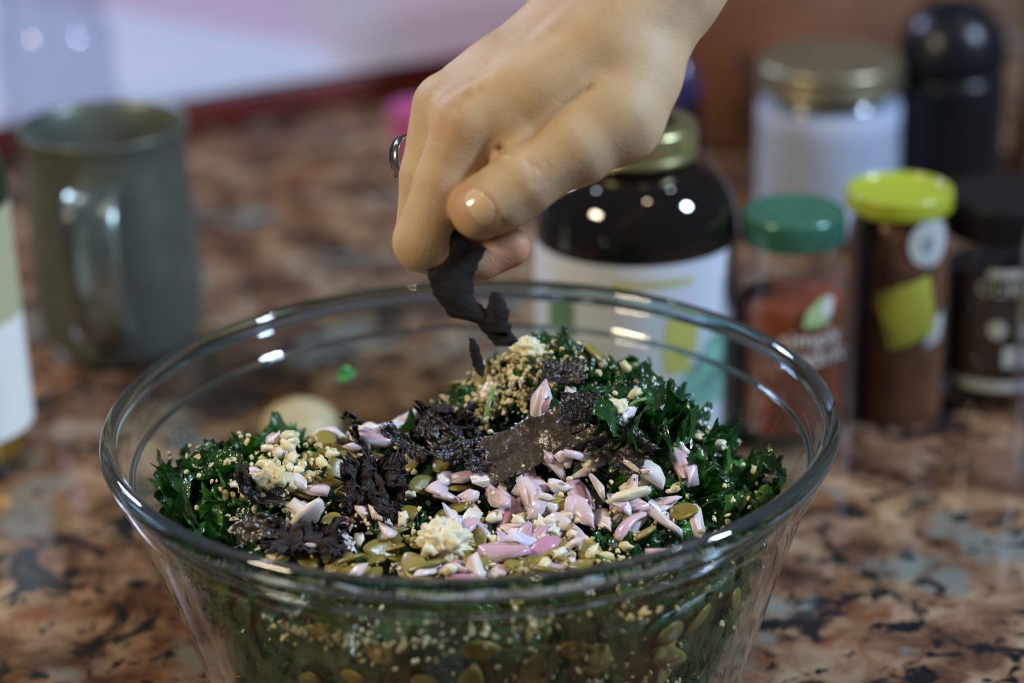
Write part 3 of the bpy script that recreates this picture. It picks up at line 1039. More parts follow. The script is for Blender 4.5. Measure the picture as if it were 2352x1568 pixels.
def dice_mesh(seed):
    """an angular chopped chunk: hull of a few points in a flat box, one face still purple"""
    q = random.Random(seed)
    a, b_, c = q.uniform(0.0045, 0.0085), q.uniform(0.0025, 0.0045), q.uniform(0.0010, 0.0020)
    bm = bmesh.new()
    for _ in range(13):
        x, y, z = q.uniform(-1, 1), q.uniform(-1, 1), q.choice((-1, 1)) * q.uniform(0.5, 1)
        y *= 1 - 0.6 * abs(x)
        bm.verts.new((a * x, b_ * y, c * z + 18 * (a * x) ** 2))
    bmesh.ops.convex_hull(bm, input=bm.verts[:])
    for v in [v for v in bm.verts if not v.link_faces]:
        bm.verts.remove(v)
    bmesh.ops.bevel(bm, geom=bm.edges[:], offset=0.0003, segments=2, affect='EDGES', clamp_overlap=True)
    for v in bm.verts:
        v.co += Vector((0, 0, 0.0009 * noise.noise(v.co * 260 + Vector((seed, 0, 0)))))
    me = D.meshes.new('shallot_dice')
    bm.to_mesh(me)
    bm.free()
    me.polygons.foreach_set('use_smooth', [True] * len(me.polygons))
    me.materials.append(M['shallot'])
    s0 = q.choice((0.0, 0.0, 0.3, 0.6))
    me.attributes.new('skin', 'FLOAT', 'POINT').data.foreach_set('value', [s0 if v.co.z > 0 else 0.0 for v in me.vertices])
    return me


shal = [shallot_mesh(s) for s in range(14)] + [dice_mesh(s) for s in range(18)]
SL = 'chopped pink and white shallot piece in front of the large nori sheet'
SG = 'chopped shallots on the salad'


def scatter(meshes, n, cx, cy, sx, sy, label, cat, group, tilt, l0, l1, s0=0.9, s1=1.15, margin=0.008):
    c = 0
    guard = 0
    while c < n and guard < 9000:
        guard += 1
        x, y = random.gauss(cx, sx), random.gauss(cy, sy)
        if not inside(x, y, hgt(x, y), margin):
            continue
        p, e = on_surface(x, y, tilt, random.uniform(l0, l1))
        copy_thing(random.choice(meshes), 0, label, cat, group, p, e, random.uniform(s0, s1))
        c += 1


scatter(shal, 80, 0.022, -0.030, 0.026, 0.014, SL, 'shallot', SG, 0.7, 0.001, 0.007, 1.1, 1.6)
scatter(shal, 24, -0.038, 0.012, 0.018, 0.007, 'pale shallot piece behind the big crumpled nori clump', 'shallot', SG, 0.7, 0.002, 0.007, 1.1, 1.6)
scatter(shal, 16, -0.060, -0.028, 0.013, 0.012, 'shallot piece around the yellowish garlic clump in the kale', 'shallot', SG, 0.7, 0.001, 0.005, 1.0, 1.4)
scatter(shal, 30, -0.010, -0.058, 0.035, 0.014, 'shallot piece among the pumpkin seeds near the front rim', 'shallot', SG, 0.7, 0.0, 0.005, 1.0, 1.5)

# pumpkin seeds
pep = [pepita_mesh(s) for s in range(6)]
PL = 'olive green pumpkin seed lying near the front rim'
PG = 'pumpkin seeds in the salad'
scatter(pep, 46, -0.020, -0.060, 0.030, 0.012, PL, 'seed', PG, 0.6, 0.0, 0.005)
scatter(pep, 22, 0.030, -0.052, 0.022, 0.014, PL, 'seed', PG, 0.6, 0.0, 0.004)
scatter(pep, 16, -0.045, -0.012, 0.018, 0.012, 'pumpkin seed beside the big crumpled nori clump', 'seed', PG, 0.6, 0.0, 0.004)
scatter(pep, 10, 0.000, -0.015, 0.016, 0.008, 'pumpkin seed beside the small dark nori bits', 'seed', PG, 0.6, 0.001, 0.005)
scatter(pep, 9, 0.012, 0.027, 0.016, 0.008, 'pumpkin seed on top of the crumb-covered mound', 'seed', PG, 0.6, 0.001, 0.005)
for k in range(34):
    t = math.radians(random.gauss(285, 22))
    z = random.uniform(0.030, 0.085)
    r = r_in(z) - 0.0035
    n = Vector((math.cos(t), math.sin(t), -0.25)) + Vector((random.uniform(-1, 1), random.uniform(-1, 1), random.uniform(-1, 1))) * 0.25
    e = (n.to_track_quat('Z', 'Y').to_matrix() @ Matrix.Rotation(random.uniform(0, 2 * PI), 3, 'Z')).to_euler()
    copy_thing(random.choice(pep), 0, 'pumpkin seed pressed against the front glass of the bowl', 'seed', 'pumpkin seeds against the glass', (r * math.cos(t), r * math.sin(t), z), e)

# minced garlic
gar = [lump_mesh('garlic_bit', s, 0.0024, M['garlic'], 2, 0.5, 1.6, (1.3, 0.9, 0.7)) for s in range(8)]
GL = 'small cream bit of minced garlic among shallots and seeds'
GG = 'minced garlic bits'
scatter(gar, 42, 0.015, -0.045, 0.035, 0.020, GL, 'garlic', GG, 0.8, 0.001, 0.006)
scatter(gar, 22, -0.066, -0.022, 0.010, 0.008, 'garlic bit round the yellowish clump in the kale', 'garlic', GG, 0.8, 0.001, 0.007)
scatter(gar, 20, 0.060, -0.010, 0.022, 0.018, 'garlic bit caught in the kale beside the square nori', 'garlic', GG, 0.8, 0.002, 0.006)
scatter(gar, 14, -0.035, 0.012, 0.016, 0.006, 'garlic bit among the shallots behind the crumpled nori', 'garlic', GG, 0.8, 0.003, 0.007)
for i, (x, y, lift, R, lab) in enumerate(((-0.0090, -0.058, 0.007, 0.0088, 'big yellow crumbly clump of minced garlic near the front rim'),
                                          (-0.0680, -0.032, 0.005, 0.0080, 'yellowish garlic clump among the kale by the purple shallot'),
                                          (0.0212, 0.0238, 0.006, 0.0062, 'whitish garlic clump on top of the kale mound'),
                                          (0.0511, -0.0086, 0.006, 0.0058, 'white garlic clump beside the square nori piece'),
                                          (0.0249, -0.0464, 0.004, 0.0055, 'yellow garlic clump among the pumpkin seeds and shallots'))):
    o = obj('garlic_clump', lump_mesh('garlic_clump', 20 + i, R, M['garlic'], 4, 0.55, 2.6), None, (x, y, hgt(x, y) + lift), (0.2, 0.3, i * 1.1))
    tag(o, lab, 'garlic')
o = obj('garlic_slice', lump_mesh('garlic_slice', 40, 0.0060, M['garlic'], 3, 0.2, 1.2, (1.5, 0.65, 0.35)), None, (0.0545, -0.0368, hgt(0.0545, -0.0368) + 0.0075), (-0.7, -0.1, 0.35))
tag(o, 'pale garlic slice lying against the dark green kale', 'garlic')
o = obj('shallot_petal', shallot_mesh(90, True), None, (-0.0554, -0.0480, hgt(-0.0554, -0.048) + 0.007), (-0.95, 0.5, 0.9))
o.scale = (1.7, 2.6, 1.7)
tag(o, 'large purple shallot petal standing beside the frayed dark nori', 'shallot')
o = obj('shallot_spike', shallot_mesh(91), None, (0.0272, -0.0044, hgt(0.0272, -0.0044) + 0.009), (0.2, -1.1, 0.3))
o.scale = (0.95, 0.55, 0.9)
tag(o, 'pointed lilac shallot sliver poking up behind the big nori sheet', 'shallot')
for i, (x, y, rz, s) in enumerate(((0.036, -0.016, 0.2, 1.5), (0.043, -0.013, 0.9, 1.4), (0.030, -0.020, -0.5, 1.4), (0.040, -0.022, 0.5, 1.4), (-0.002, -0.020, 0.3, 1.3), (-0.006, -0.043, 1.9, 1.6), (0.010, -0.033, 2.3, 1.4), (0.012, -0.063, 0.05, 1.35), (-0.036, 0.014, 0.1, 1.5), (-0.030, 0.012, -0.4, 1.4))):
    p, e = on_surface(x, y, 0.25, 0.006)
    o = copy_thing(shal[14 + (i * 5 + 3) % 18], 0, 'broad pale pink shallot chunk on the salad', 'shallot', 'broad shallot chunks', p, (e.x, e.y, rz), s)

# hemp seeds sprinkled over the kale
sd = [lump_mesh('hemp_seed', 60 + s, 0.0009, M['seed'], 2, 0.15, 1.2, (1.25, 0.95, 0.9)) for s in range(3)]
HL = 'tiny pale hemp seed stuck to the salad'
scatter(sd, 34, 0.072, 0.000, 0.026, 0.020, HL, 'seed', 'hemp seeds', 0.5, 0.003, 0.009)
scatter(sd, 12, -0.088, -0.018, 0.018, 0.018, HL, 'seed', 'hemp seeds', 0.5, 0.003, 0.008)
scatter(sd, 14, 0.0, -0.03, 0.05, 0.03, HL, 'seed', 'hemp seeds', 0.5, 0.004, 0.009)

# yeast flakes: far too many to count
V, F = [], []
ico = bmesh.new()
bmesh.ops.create_icosphere(ico, subdivisions=1, radius=1.0)
iv = [v.co.copy() for v in ico.verts]
ifc = [[v.index for v in f.verts] for f in ico.faces]
ico.free()


def crumb(p, R):
    b = len(V)
    rot = Euler((random.uniform(0, 6), random.uniform(0, 6), random.uniform(0, 6))).to_matrix()
    sx, sy, sz = random.uniform(0.8, 1.4), random.uniform(0.7, 1.1), random.uniform(0.4, 0.9)
    for v in iv:
        q = rot @ Vector((v.x * sx, v.y * sy, v.z * sz)) * (R * random.uniform(0.5, 1.35))
        V.append(p + q)
    F.extend([[b + i for i in f] for f in ifc])


def crumbs(n, cx, cy, sx, sy, l0, l1, r0=0.0007, r1=0.0016):
    c = 0
    while c < n:
        x, y = random.gauss(cx, sx), random.gauss(cy, sy)
        z = hgt(x, y)
        if not inside(x, y, z, 0.006):
            continue
        crumb(Vector((x, y, z + random.uniform(l0, l1))), random.uniform(r0, r1))
        c += 1


crumbs(700, 0.010, 0.018, 0.016, 0.009, 0.000, 0.005, 0.0005, 0.0016)
crumbs(330, 0.030, -0.058, 0.028, 0.016, 0.000, 0.005, 0.0004, 0.0013)
crumbs(260, -0.010, -0.050, 0.028, 0.016, 0.000, 0.006, 0.0004, 0.0013)
crumbs(180, -0.066, -0.024, 0.012, 0.010, 0.001, 0.006)
crumbs(160, 0.06, -0.03, 0.03, 0.03, 0.0, 0.005, 0.0005, 0.0011)
for k in range(430):
    cl_ = random.choice(((286, 0.062, 9, 0.012), (292, 0.040, 10, 0.010), (300, 0.030, 14, 0.010), (250, 0.082, 8, 0.004), (275, 0.088, 16, 0.004), (275, 0.05, 30, 0.03)))
    t = math.radians(random.gauss(cl_[0], cl_[2]))
    z = min(0.094, max(0.012, random.gauss(cl_[1], cl_[3])))
    r = r_in(z) - random.uniform(0.0016, 0.0040)
    crumb(Vector((r * math.cos(t), r * math.sin(t), z)), random.uniform(0.0005, 0.0015))
yf = obj('yeast_flakes', make_mesh('yeast_flakes', V, F, M['crumb'], smooth=False))
tag(yf, 'cream-yellow crumbly flakes sprinkled over and through the salad', 'flakes', kind='stuff')

# torn nori, each piece where it fell
def facing(ex, n):
    n = Vector(n).normalized()
    x = Vector(ex)
    x = (x - n * x.dot(n)).normalized()
    y = n.cross(x)
    return Matrix(((x.x, y.x, n.x), (x.y, y.y, n.y), (x.z, y.z, n.z))).to_euler()


def nori(label, loc, rot, me, group=None):
    o = obj('nori_piece', me, None, loc, rot)
    return tag(o, label, 'nori', group)


nori('large glossy brown-black nori sheet lying across the shallots', (0.0255, -0.0155, 0.1110), facing((0.93, 0.22, 0.30), (-0.18, -0.66, 0.72)),
     nori_mesh(3, 0.043, 0.0180, M['nori_brown'], bend=0.06, rough=0.16, jag=0.09, nx=54, ny=26))
nori('square black nori piece standing upright above the large glossy sheet', (0.0390, -0.0135, 0.1215), facing((1, 0, -0.05), (0.05, -0.9, 0.45)),
     nori_mesh(5, 0.0140, 0.0100, M['nori'], rough=0.06, jag=0.06))
nori('dark nori strip tucked under the square piece', (0.0410, -0.0135, 0.1145), (0.3, 0.05, 0.1),
     nori_mesh(6, 0.013, 0.007, M['nori_brown'], rough=0.2, jag=0.10))
nori('frayed black nori clump in front of the yellow crumbs', (-0.0100, -0.0010, 0.1090), facing((1, 0.1, -0.25), (0, -0.8, 0.6)),
     nori_mesh(11, 0.020, 0.016, M['nori_frayed'], rough=0.8, jag=0.22, crumple=0.4, nx=56, ny=48))
nori('smooth grey-black nori leaf leaning on the frayed clump', (-0.0110, -0.0060, 0.1090), (0.85, 0.5, -0.55),
     nori_mesh(12, 0.016, 0.009, M['nori'], rough=0.3, jag=0.15))
nori('big crumpled maroon-black nori clump beside the purple shallot petal', (-0.0330, -0.0350, 0.1020), facing((1, 0, 0.1), (0.05, -0.7, 0.7)),
     nori_mesh(14, 0.021, 0.024, M['nori_frayed'], rough=1.0, jag=0.22, crumple=0.5, nx=70, ny=70))
nori('black folded nori piece on top of the kale mound', (0.0335, 0.0060, 0.1265), facing((1, 0.1, -0.2), (-0.1, -0.6, 0.8)),
     nori_mesh(15, 0.0155, 0.0095, M['nori'], bend=0.3, rough=0.25, jag=0.12))
nori('curled black nori ribbon among the kale by the garlic clump', (-0.0750, -0.0390, 0.1060), (0.6, 0.75, 0.2),
     nori_mesh(16, 0.020, 0.009, M['nori'], bend=1.6, rough=0.5, jag=0.12))
nori('shiny curled nori scrap catching a warm highlight near the rim', (-0.0730, -0.0555, 0.0985), facing((1, 0.1, 0.1), (-0.2, -0.66, 0.72)),
     nori_mesh(17, 0.016, 0.009, M['nori_brown'], bend=-1.0, rough=0.4, jag=0.12))
nori('thin nori strip lying between the shallots and the frayed clump', (-0.0232, -0.0100, 0.1070), (0.3, 0.55, -0.45),
     nori_mesh(18, 0.019, 0.006, M['nori'], bend=0.6, rough=0.4, jag=0.14))
nori('flat black nori scrap behind the yellow garlic clump', (-0.0557, -0.0595, 0.0960), (0.35, 0.05, 0.1),
     nori_mesh(19, 0.024, 0.013, M['nori_frayed'], rough=0.7, jag=0.25, crumple=0.5))
nori('small dark nori bits where the large sheet ends', (-0.0048, -0.0145, 0.1060), (0.3, 0.0, 0.4),
     nori_mesh(20, 0.018, 0.007, M['nori'], bend=0.4, rough=0.5, jag=0.22))
nori('little dark nori fold in front of the large glossy sheet', (0.0016, -0.0200, 0.1050), (0.7, 0.2, 0.5),
     nori_mesh(21, 0.009, 0.008, M['nori'], bend=0.9, rough=0.4, jag=0.16))
nori('black nori flap between the large glossy sheet and the kale', (0.0530, -0.0215, 0.1085), (0.75, 0.35, -0.55),
     nori_mesh(22, 0.020, 0.014, M['nori'], bend=0.5, rough=0.5, jag=0.15))
nori('tiny curled nori scrap on the pale shallots', (-0.0420, 0.0040, 0.1110), (0.9, 0.4, -0.5),
     nori_mesh(23, 0.008, 0.0035, M['nori'], bend=2.0, rough=0.5, jag=0.2, nx=20, ny=12))
nori('small brown nori flake standing in the pale shallots', (-0.0405, -0.0060, 0.1090), (1.0, 1.2, -0.2),
     nori_mesh(24, 0.008, 0.0030, M['nori_brown'], bend=1.5, rough=0.5, jag=0.2, nx=20, ny=12))

# green scrap stuck high on the back wall of the bowl
t = math.radians(117)
z = 0.088
r = r_in(z) - 0.0018
n = Vector((-math.cos(t), -math.sin(t), 0.28))
o = copy_thing(leaf_mesh(77, 0.0042), 0, 'tiny bright green kale scrap stuck to the back wall', 'kale', None, (r * math.cos(t), r * math.sin(t), z), n.to_track_quat('Z', 'Y').to_euler())
o.scale.z = 0.35
o.data.materials.clear()
o.data.materials.append(M['kale_bright'])

# ------------------------------------------------------------------ hand
# The hand is modelled in its own frame (x along the arm plane, y up, z towards the thumb side), in units of 1/69 cm,
# as one implicit surface of tapered limbs that is then meshed.
HS = 0.01 / 69.06
HAND_O = CAM + AX_F * 0.765
HAND_M = Matrix(((AX_R.x, AX_U.x, -AX_F.x, HAND_O.x), (AX_R.y, AX_U.y, -AX_F.y, HAND_O.y), (AX_R.z, AX_U.z, -AX_F.z, HAND_O.z), (0, 0, 0, 1)))


def J(x, y, z):
    return np.array((x - 1176.0, 784.0 - y, z * 69.06), np.float32)


def cone(P, a, ra, b, rb):
    ab = b - a
    t = np.clip(((P - a) @ ab) / float(ab @ ab), 0, 1)
    q = P - a - t[..., None] * ab
    return np.sqrt((q * q).sum(-1)) - (ra + (rb - ra) * t)


def smin(a, b, k):
    h = np.maximum(k - np.abs(a - b), 0) / k
    return np.minimum(a, b) - h * h * k * 0.25


def chain(P, pts, k):
    d = None
    for (a, ra), (b, rb) in zip(pts, pts[1:]):
        c = cone(P, J(*a), ra, J(*b), rb)
        d = c if d is None else smin(d, c, k)
    return d


def seg2(P, pts):
    """distance to a polyline seen along the hand's z axis"""
    d = None
    for a, b in zip(pts, pts[1:]):
        a = np.array((a[0] - 1176.0, 784.0 - a[1]), np.float32)
        b = np.array((b[0] - 1176.0, 784.0 - b[1]), np.float32)
        ab = b - a
        q = P[..., :2] - a
        t = np.clip((q @ ab) / float(ab @ ab), 0, 1)
        q = q - t[..., None] * ab
        e = np.sqrt((q * q).sum(-1))
        d = e if d is None else np.minimum(d, e)
    return d


INDEX = [((1078, 292, 0.75), 84), ((1022, 420, 0.62), 66), ((972, 556, 0.30), 66), ((1035, 596, 0.0), 55), ((1100, 592, -0.35), 52), ((1172, 566, -0.45), 47)]
MIDDLE = [((1030, 244, -0.95), 88), ((986, 400, -1.15), 70), ((964, 548, -1.35), 62), ((1040, 590, -1.6), 54), ((1110, 585, -1.75), 50), ((1170, 560, -1.7), 43)]
RINGF = [((1078, 250, -2.6), 78), ((1020, 330, -3.1), 58), ((985, 470, -3.6), 56), ((1040, 535, -3.6), 50), ((1090, 530, -3.4), 45), ((1130, 500, -3.2), 40)]
PINKY = [((1140, 285, -4.0), 66), ((1095, 360, -4.6), 50), ((1070, 445, -4.7), 46), ((1110, 480, -4.5), 42), ((1150, 460, -4.2), 36)]
THUMB = [((1458, 178, 0.5), 108), ((1412, 276, 1.0), 107), ((1318, 347, 1.45), 87), ((1262, 385, 1.6), 72), ((1205, 424, 1.75), 72), ((1150, 462, 1.70), 72), ((1104, 488, 1.55), 68)]
PALM = [
    [((2060, -760, -2.0), 190), ((1790, -400, -1.2), 160), ((1528, -66, -0.6), 140)],
    [((2045, -790, -2.8), 180), ((1770, -430, -2.0), 155), ((1515, -75, -1.3), 138)],
    [((1508, -30, -0.2), 125), ((1390, 110, 0.5), 108), ((1235, 215, 0.75), 96), ((1078, 292, 0.75), 84)],
    [((1500, -75, -0.8), 130), ((1300, 74, -0.8), 108), ((1150, 176, -0.9), 94), ((1036, 246, -0.95), 88)],
    [((1510, -40, -1.6), 120), ((1300, 105, -2.1), 104), ((1078, 250, -2.6), 78)],
    [((1505, 0, -2.2), 112), ((1330, 170, -3.2), 96), ((1140, 285, -4.0), 66)],
    [((1440, 110, -1.0), 118), ((1300, 250, -1.0), 105), ((1180, 320, -1.4), 80)],
    [((1450, 85, -0.2), 122), ((1330, 230, 0.55), 104), ((1215, 315, 0.75), 74)],
]
TENDONS = [[((1420, -20, 0.55), 22), ((1250, 110, 1.15), 20), ((1095, 226, 1.35), 24)],
           [((1390, -70, -0.6), 24), ((1190, 62, -0.75), 20), ((1050, 162, -0.9), 22)]]


def hand_sdf(P):
    d = None
    for c in PALM:
        e = chain(P, c, 30)
        d = e if d is None else smin(d, e, 70)
    for c in TENDONS:
        d = smin(d, chain(P, c, 10), 30)
    th = chain(P, THUMB, 22)
    d = smin(d, th, 46)
    fi = chain(P, INDEX, 16)
    d = smin(d, fi, 16)
    for c in (MIDDLE, RINGF, PINKY):
        d = smin(d, chain(P, c, 16), 10)
    front = 1 / (1 + np.exp(-(P[..., 2] - 0) / 14))

    def groove(pts, s, depth):
        e = seg2(P, pts)
        return depth * np.exp(-(e / s) ** 2) * front
    d = d + groove([(1150, 350), (1171, 368), (1197, 349), (1245, 312), (1300, 258), (1352, 219)], 8, 7)
    d = d + groove([(1230, 300), (1300, 240), (1380, 180)], 34, 6)
    d = d + groove([(1226, 392), (1240, 412), (1238, 440)], 5, 3.0)
    d = d + groove([(1206, 380), (1222, 405), (1222, 436)], 5, 3.0)
    d = d + groove([(1250, 384), (1258, 408), (1254, 434)], 5, 2.0)
    d = d + groove([(1052, 262), (1072, 240), (1100, 222)], 14, 6)
    d = d + groove([(1100, 196), (1160, 152), (1260, 90)], 20, 5)
    # shallow bed and folds round the thumb nail
    e = seg2(P, [(1082, 452), (1130, 524)])
    d = d + 3.0 * np.exp(-(e / 20) ** 2) * front
    e2 = seg2(P, [(1100, 434), (1130, 462), (1152, 508)])
    d = d - 2.5 * np.exp(-(e2 / 9) ** 2) * front
    return d


def surface_nets(lo, hi, h):
    n = [int((b - a) / h) + 1 for a, b in zip(lo, hi)]
    ax = [np.float32(lo[i]) + np.arange(n[i], dtype=np.float32) * np.float32(h) for i in range(3)]
    val = np.empty(n, np.float32)
    for i in range(0, n[0], 16):
        X, Y, Z = np.meshgrid(ax[0][i:i + 16], ax[1], ax[2], indexing='ij')
        val[i:i + 16] = hand_sdf(np.stack([X, Y, Z], -1))
    s = val < 0
    c = [m - 1 for m in n]
    acc = np.zeros((*c, 3), np.float32)
    num = np.zeros(c, np.float32)
    corners = [(i, j, k) for i in (0, 1) for j in (0, 1) for k in (0, 1)]
    for a in corners:
        for axis in range(3):
            if a[axis]:
                continue
            b = list(a)
            b[axis] = 1
            va = val[a[0]:a[0] + c[0], a[1]:a[1] + c[1], a[2]:a[2] + c[2]]
            vb = val[b[0]:b[0] + c[0], b[1]:b[1] + c[1], b[2]:b[2] + c[2]]
            m = (va < 0) != (vb < 0)
            t = np.where(m, va / np.where(m, va - vb, 1), 0)
            for q in range(3):
                acc[..., q] += np.where(m, a[q] + (t if q == axis else 0), 0)
            num += m
    act = num > 0
    idx = -np.ones(c, np.int64)
    idx[act] = np.arange(act.sum())
    base = np.stack(np.nonzero(act), -1).astype(np.float32)
    V = (base + acc[act] / num[act][:, None]) * h + np.array(lo, np.float32)
    F = []
    for axis in range(3):
        a1, a2 = (axis + 1) % 3, (axis + 2) % 3
        sl0 = [slice(1, c[q]) for q in range(3)]
        sl1 = [slice(1, c[q]) for q in range(3)]
        sl0[axis] = slice(0, c[axis])
        sl1[axis] = slice(1, c[axis] + 1)
        A, B = s[tuple(sl0)], s[tuple(sl1)]
        for flip, m in ((False, A & ~B), (True, ~A & B)):
            ii = np.stack(np.nonzero(m), -1)
            off = np.ones(3, int)
            off[axis] = 0
            ii = ii + off
            e1, e2 = np.zeros(3, int), np.zeros(3, int)
            e1[a1] = 1
            e2[a2] = 1
            quad = [ii, ii - e1, ii - e1 - e2, ii - e2]
            Q = np.stack([idx[q[:, 0], q[:, 1], q[:, 2]] for q in quad], -1)
            F.append(Q[:, ::-1] if flip else Q)
    F = np.concatenate(F)
    F = F[(F >= 0).all(1)]
    for _ in range(2):
        e = 1.0
        d0 = hand_sdf(V)
        g = np.stack([hand_sdf(V + np.eye(3, dtype=np.float32)[q] * e) - d0 for q in range(3)], -1) / e
        V = V - d0[:, None] * g / np.maximum((g * g).sum(-1), 0.05)[:, None]
    return V, F


HV, HF = surface_nets((-300, 90, -420), (1085, 1770, 250), 6.5)


def skin_mat():
    m, nt, b, out = new_mat('skin')
    tc = N(nt, 'ShaderNodeTexCoord')
    nz = N(nt, 'ShaderNodeTexNoise', Scale=55.0, Detail=5.0)
    nt.links.new(tc.outputs['Object'], nz.inputs['Vector'])
    r = ramp(nt, nz.outputs['Fac'], [(0.3, (0.46, 0.315, 0.175)), (0.7, (0.55, 0.40, 0.235))])
    at = N(nt, 'ShaderNodeAttribute', attribute_name='flush')
    c = mixc(nt, at.outputs['Fac'], r.outputs[0], (0.50, 0.185, 0.105))
    nt.links.new(c, b.inputs['Base Color'])
    b.inputs['Roughness'].default_value = 0.52
    b.inputs['Specular IOR Level'].default_value = 0.32
    b.inputs['Subsurface Weight'].default_value = 0.15
    b.inputs['Subsurface Radius'].default_value = (1.0, 0.35, 0.2)
    b.inputs['Subsurface Scale'].default_value = 0.004
    vo = N(nt, 'ShaderNodeTexVoronoi', Scale=1400.0)
    nt.links.new(tc.outputs['Object'], vo.inputs['Vector'])
    n3 = N(nt, 'ShaderNodeTexNoise', Scale=300.0, Detail=4.0)
    nt.links.new(tc.outputs['Object'], n3.inputs['Vector'])
    ad = N(nt, 'ShaderNodeMath', operation='ADD')
    nt.links.new(vo.outputs['Distance'], ad.inputs[0])
    nt.links.new(n3.outputs['Fac'], ad.inputs[1])
    bp = N(nt, 'ShaderNodeBump', Strength=0.22, Distance=0.0006)
    nt.links.new(ad.outputs[0], bp.inputs['Height'])
    nt.links.new(bp.outputs[0], b.inputs['Normal'])
    return m


M['skin'] = skin_mat()
M['nail'] = plain('nail', (0.68, 0.50, 0.36), 0.16, 0, 0.05, 30, coat=0.3)
hand = obj('person', make_mesh('person', HV * HS, HF, M['skin']))
hand.matrix_world = HAND_M
tag(hand, 'bare right hand and forearm pinching a strip of nori above the bowl', 'person')


def near(c, R):
    q = np.sqrt(((HV - J(*c)) ** 2).sum(-1)) / R
    return np.exp(-q * q)


flush = np.clip(0.95 * near((1172, 575, -0.5), 75) + 0.8 * near((1170, 565, -1.7), 70) + 0.5 * near((1060, 470, 1.9), 45) + 0.45 * near((1110, 540, 1.8), 45)
                + 0.22 * near((1040, 300, 1.4), 60) + 0.18 * near((1230, 420, 2.4), 60) + 0.3 * near((1110, 600, -0.4), 60), 0, 0.85)
hand.data.attributes.new('flush', 'FLOAT', 'POINT').data.foreach_set('value', flush.astype(np.float32))

# thumb nail: a curved plate laid on the modelled surface
ctr2 = np.array((1106 - 1176.0, 784.0 - 486))
e1 = np.array((0.60, -0.80))
e2 = np.array((-0.80, -0.60))
nu, nv = 16, 12
pts = []
for j in range(nv + 1):
    for i in range(nu + 1):
        u, v = 2 * i / nu - 1, 2 * j / nv - 1
        k = (1 - 0.16 * u ** 4) if v > 0 else 1
        sq = math.sqrt(1 - 0.38 * v * v)
        sq2 = math.sqrt(1 - 0.38 * u * u)
        q = ctr2 + e1 * (u * sq * 45) + e2 * (v * sq2 * 25)
        pts.append((q[0], q[1], 300.0))
pts = np.array(pts, np.float32)
for _ in range(60):
    pts[:, 2] -= hand_sdf(pts) * 0.7
NVt = [tuple(p) for p in pts]
bulge = []
for (x, y, z), k in zip(NVt, range(len(NVt))):
    i, j = k % (nu + 1), k // (nu + 1)
    u, v = 2 * i / nu - 1, 2 * j / nv - 1
    bulge.append((x, y, z + 4.5 * (1 - u * u * 0.9) * (1 - v * v * 0.6)))
Vn = bulge + [(x, y, z - 8) for x, y, z in bulge]
Fn = []
nn = (nu + 1) * (nv + 1)
for j in range(nv):
    for i in range(nu):
        a = j * (nu + 1) + i
        Fn.append((a, a + 1, a + nu + 2, a + nu + 1))
rg = [i for i in range(nu + 1)] + [j * (nu + 1) + nu for j in range(1, nv + 1)] + [nv * (nu + 1) + i for i in range(nu - 1, -1, -1)] + [j * (nu + 1) for j in range(nv - 1, 0, -1)]
for a, b in zip(rg, rg[1:] + rg[:1]):
    Fn.append((a, a + nn, b + nn, b))
nl = obj('thumb_nail', make_mesh('thumb_nail', [Vector(v) * HS for v in Vn], Fn, M['nail']), hand)
nl['label'] = 'smooth pale thumb nail'

# loose silver ring with a small stone on the hidden ring finger
M['silver'] = plain('silver', (0.55, 0.52, 0.46), 0.18, 1.0, 0.05, 200)
M['stone'] = plain('clear_stone', (0.75, 0.78, 0.82), 0.05, 0, 0.02, 100, coat=1.0)
rg_o = J(934, 352, -3.0)
axis = Vector((0.80, 0.10, 0.59)).normalized()
rot = axis.to_track_quat('Z', 'Y').to_matrix()
V, F = [], []
sec = [(0, -15), (5, -14), (6.5, 0), (5, 14), (0, 15), (-1, 0)]
for k in range(64):
    a = 2 * PI * k / 64
    for dr, dz in sec:
        V.append(rot @ Vector(((58 + dr) * math.cos(a), (58 + dr) * math.sin(a), dz)))
ns = len(sec)
for k in range(64):
    for i in range(ns):
        i2, k2 = (i + 1) % ns, (k + 1) % 64
        F.append((k * ns + i, k2 * ns + i, k2 * ns + i2, k * ns + i2))
ring = thing('finger_ring', 'silver ring worn on a finger of the pinching hand', 'ring', (0, 0, 0))
ring.matrix_world = HAND_M @ Matrix.Translation(Vector([float(q) for q in rg_o]) * HS)
obj('ring_band', make_mesh('ring_band', [v * HS for v in V], F, M['silver']), ring)
bm = bmesh.new()
bmesh.ops.create_icosphere(bm, subdivisions=1, radius=9 * HS)
me = D.meshes.new('ring_stone')
bm.to_mesh(me)
bm.free()
me.materials.append(M['stone'])
obj('ring_stone', me, ring, Vector((-22, -24, 10)) * HS)

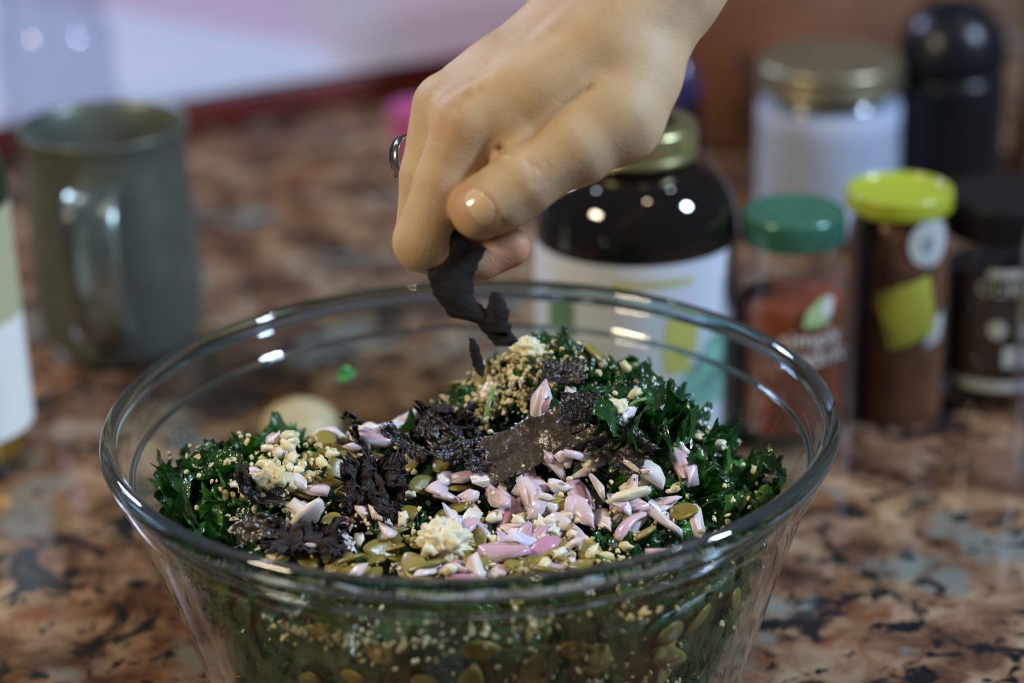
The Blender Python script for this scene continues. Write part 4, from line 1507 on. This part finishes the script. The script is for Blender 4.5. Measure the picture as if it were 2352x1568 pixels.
# nori strip held between thumb and finger, and the scrap falling from it
def strip(name, label, pts, z0, seed, mat, ny=16, curl=10.0):
    """ragged vertical strip: rows of (left x, right x, y), with a rolled cross-section"""
    P = []
    rows = []
    for (l0, r0, y0), (l1, r1, y1) in zip(pts, pts[1:]):
        for k in range(6):
            f = k / 6
            rows.append((l0 + (l1 - l0) * f, r0 + (r1 - r0) * f, y0 + (y1 - y0) * f))
    rows.append(pts[-1])
    for ri, (l, r, y) in enumerate(rows):
        l += 5 * noise.noise(Vector((seed, y * 0.09, 0))) + 4 * noise.noise(Vector((seed, y * 0.3, 3)))
        r += 5 * noise.noise(Vector((seed, y * 0.09, 9))) + 4 * noise.noise(Vector((seed, y * 0.3, 7)))
        for i in range(ny + 1):
            u = 2 * i / ny - 1
            x = (l + r) / 2 + u * (r - l) / 2
            P.append((x - 1176, 784 - y, z0 * 69.06 + curl * (1 - u * u) + 5 * noise.noise(Vector((x * 0.02, y * 0.02, seed))) + 1.2 * noise.noise(Vector((x * 0.12, y * 0.12, seed)))))
    n0 = len(P)
    V = P + [(x, y, z - 4) for x, y, z in P]
    F = []
    nr = len(rows)
    for j in range(nr - 1):
        for i in range(ny):
            a = j * (ny + 1) + i
            F.append((a, a + ny + 1, a + ny + 2, a + 1))
    F += [tuple(q + n0 for q in reversed(f)) for f in F]
    rg = [i for i in range(ny + 1)] + [j * (ny + 1) + ny for j in range(1, nr)] + [(nr - 1) * (ny + 1) + i for i in range(ny - 1, -1, -1)] + [j * (ny + 1) for j in range(nr - 2, 0, -1)]
    for a, b in zip(rg, rg[1:] + rg[:1]):
        F.append((a, b, b + n0, a + n0))
    o = obj(name, make_mesh(name, [Vector(v) * HS for v in V], F, mat))
    o.matrix_world = HAND_M
    return tag(o, label, 'nori')


M['nori_matte'] = varied('dry_nori', [(0, (0.008, 0.007, 0.008)), (1, (0.010, 0.009, 0.009))], 0.75, 0, 0.4, 500, spec=0.25)
strip('nori_strip', 'ragged black nori strip hanging from the pinching thumb and finger',
      [(1004, 1034, 500), (998, 1052, 520), (996, 1080, 555), (988, 1120, 572), (980, 1104, 600), (986, 1088, 640), (998, 1090, 680), (1018, 1108, 705), (1034, 1150, 728), (1090, 1150, 742), (1110, 1172, 760), (1126, 1190, 780), (1136, 1176, 795)], 0.75, 3.3, M['nori_matte'])
strip('nori_strip', 'short torn nori tab at the lower end of the held strip',
      [(1128, 1150, 672), (1122, 1160, 690), (1118, 1168, 712), (1116, 1170, 740), (1124, 1176, 765)], 0.90, 8.1, M['nori_matte'], 10, 8)
strip('nori_flake', 'thin nori flake falling between the hand and the mound',
      [(1082, 1088, 776), (1076, 1098, 792), (1080, 1108, 820), (1092, 1114, 850), (1104, 1112, 868)], 0.2, 5.5, M['nori_matte'], 8, 4)
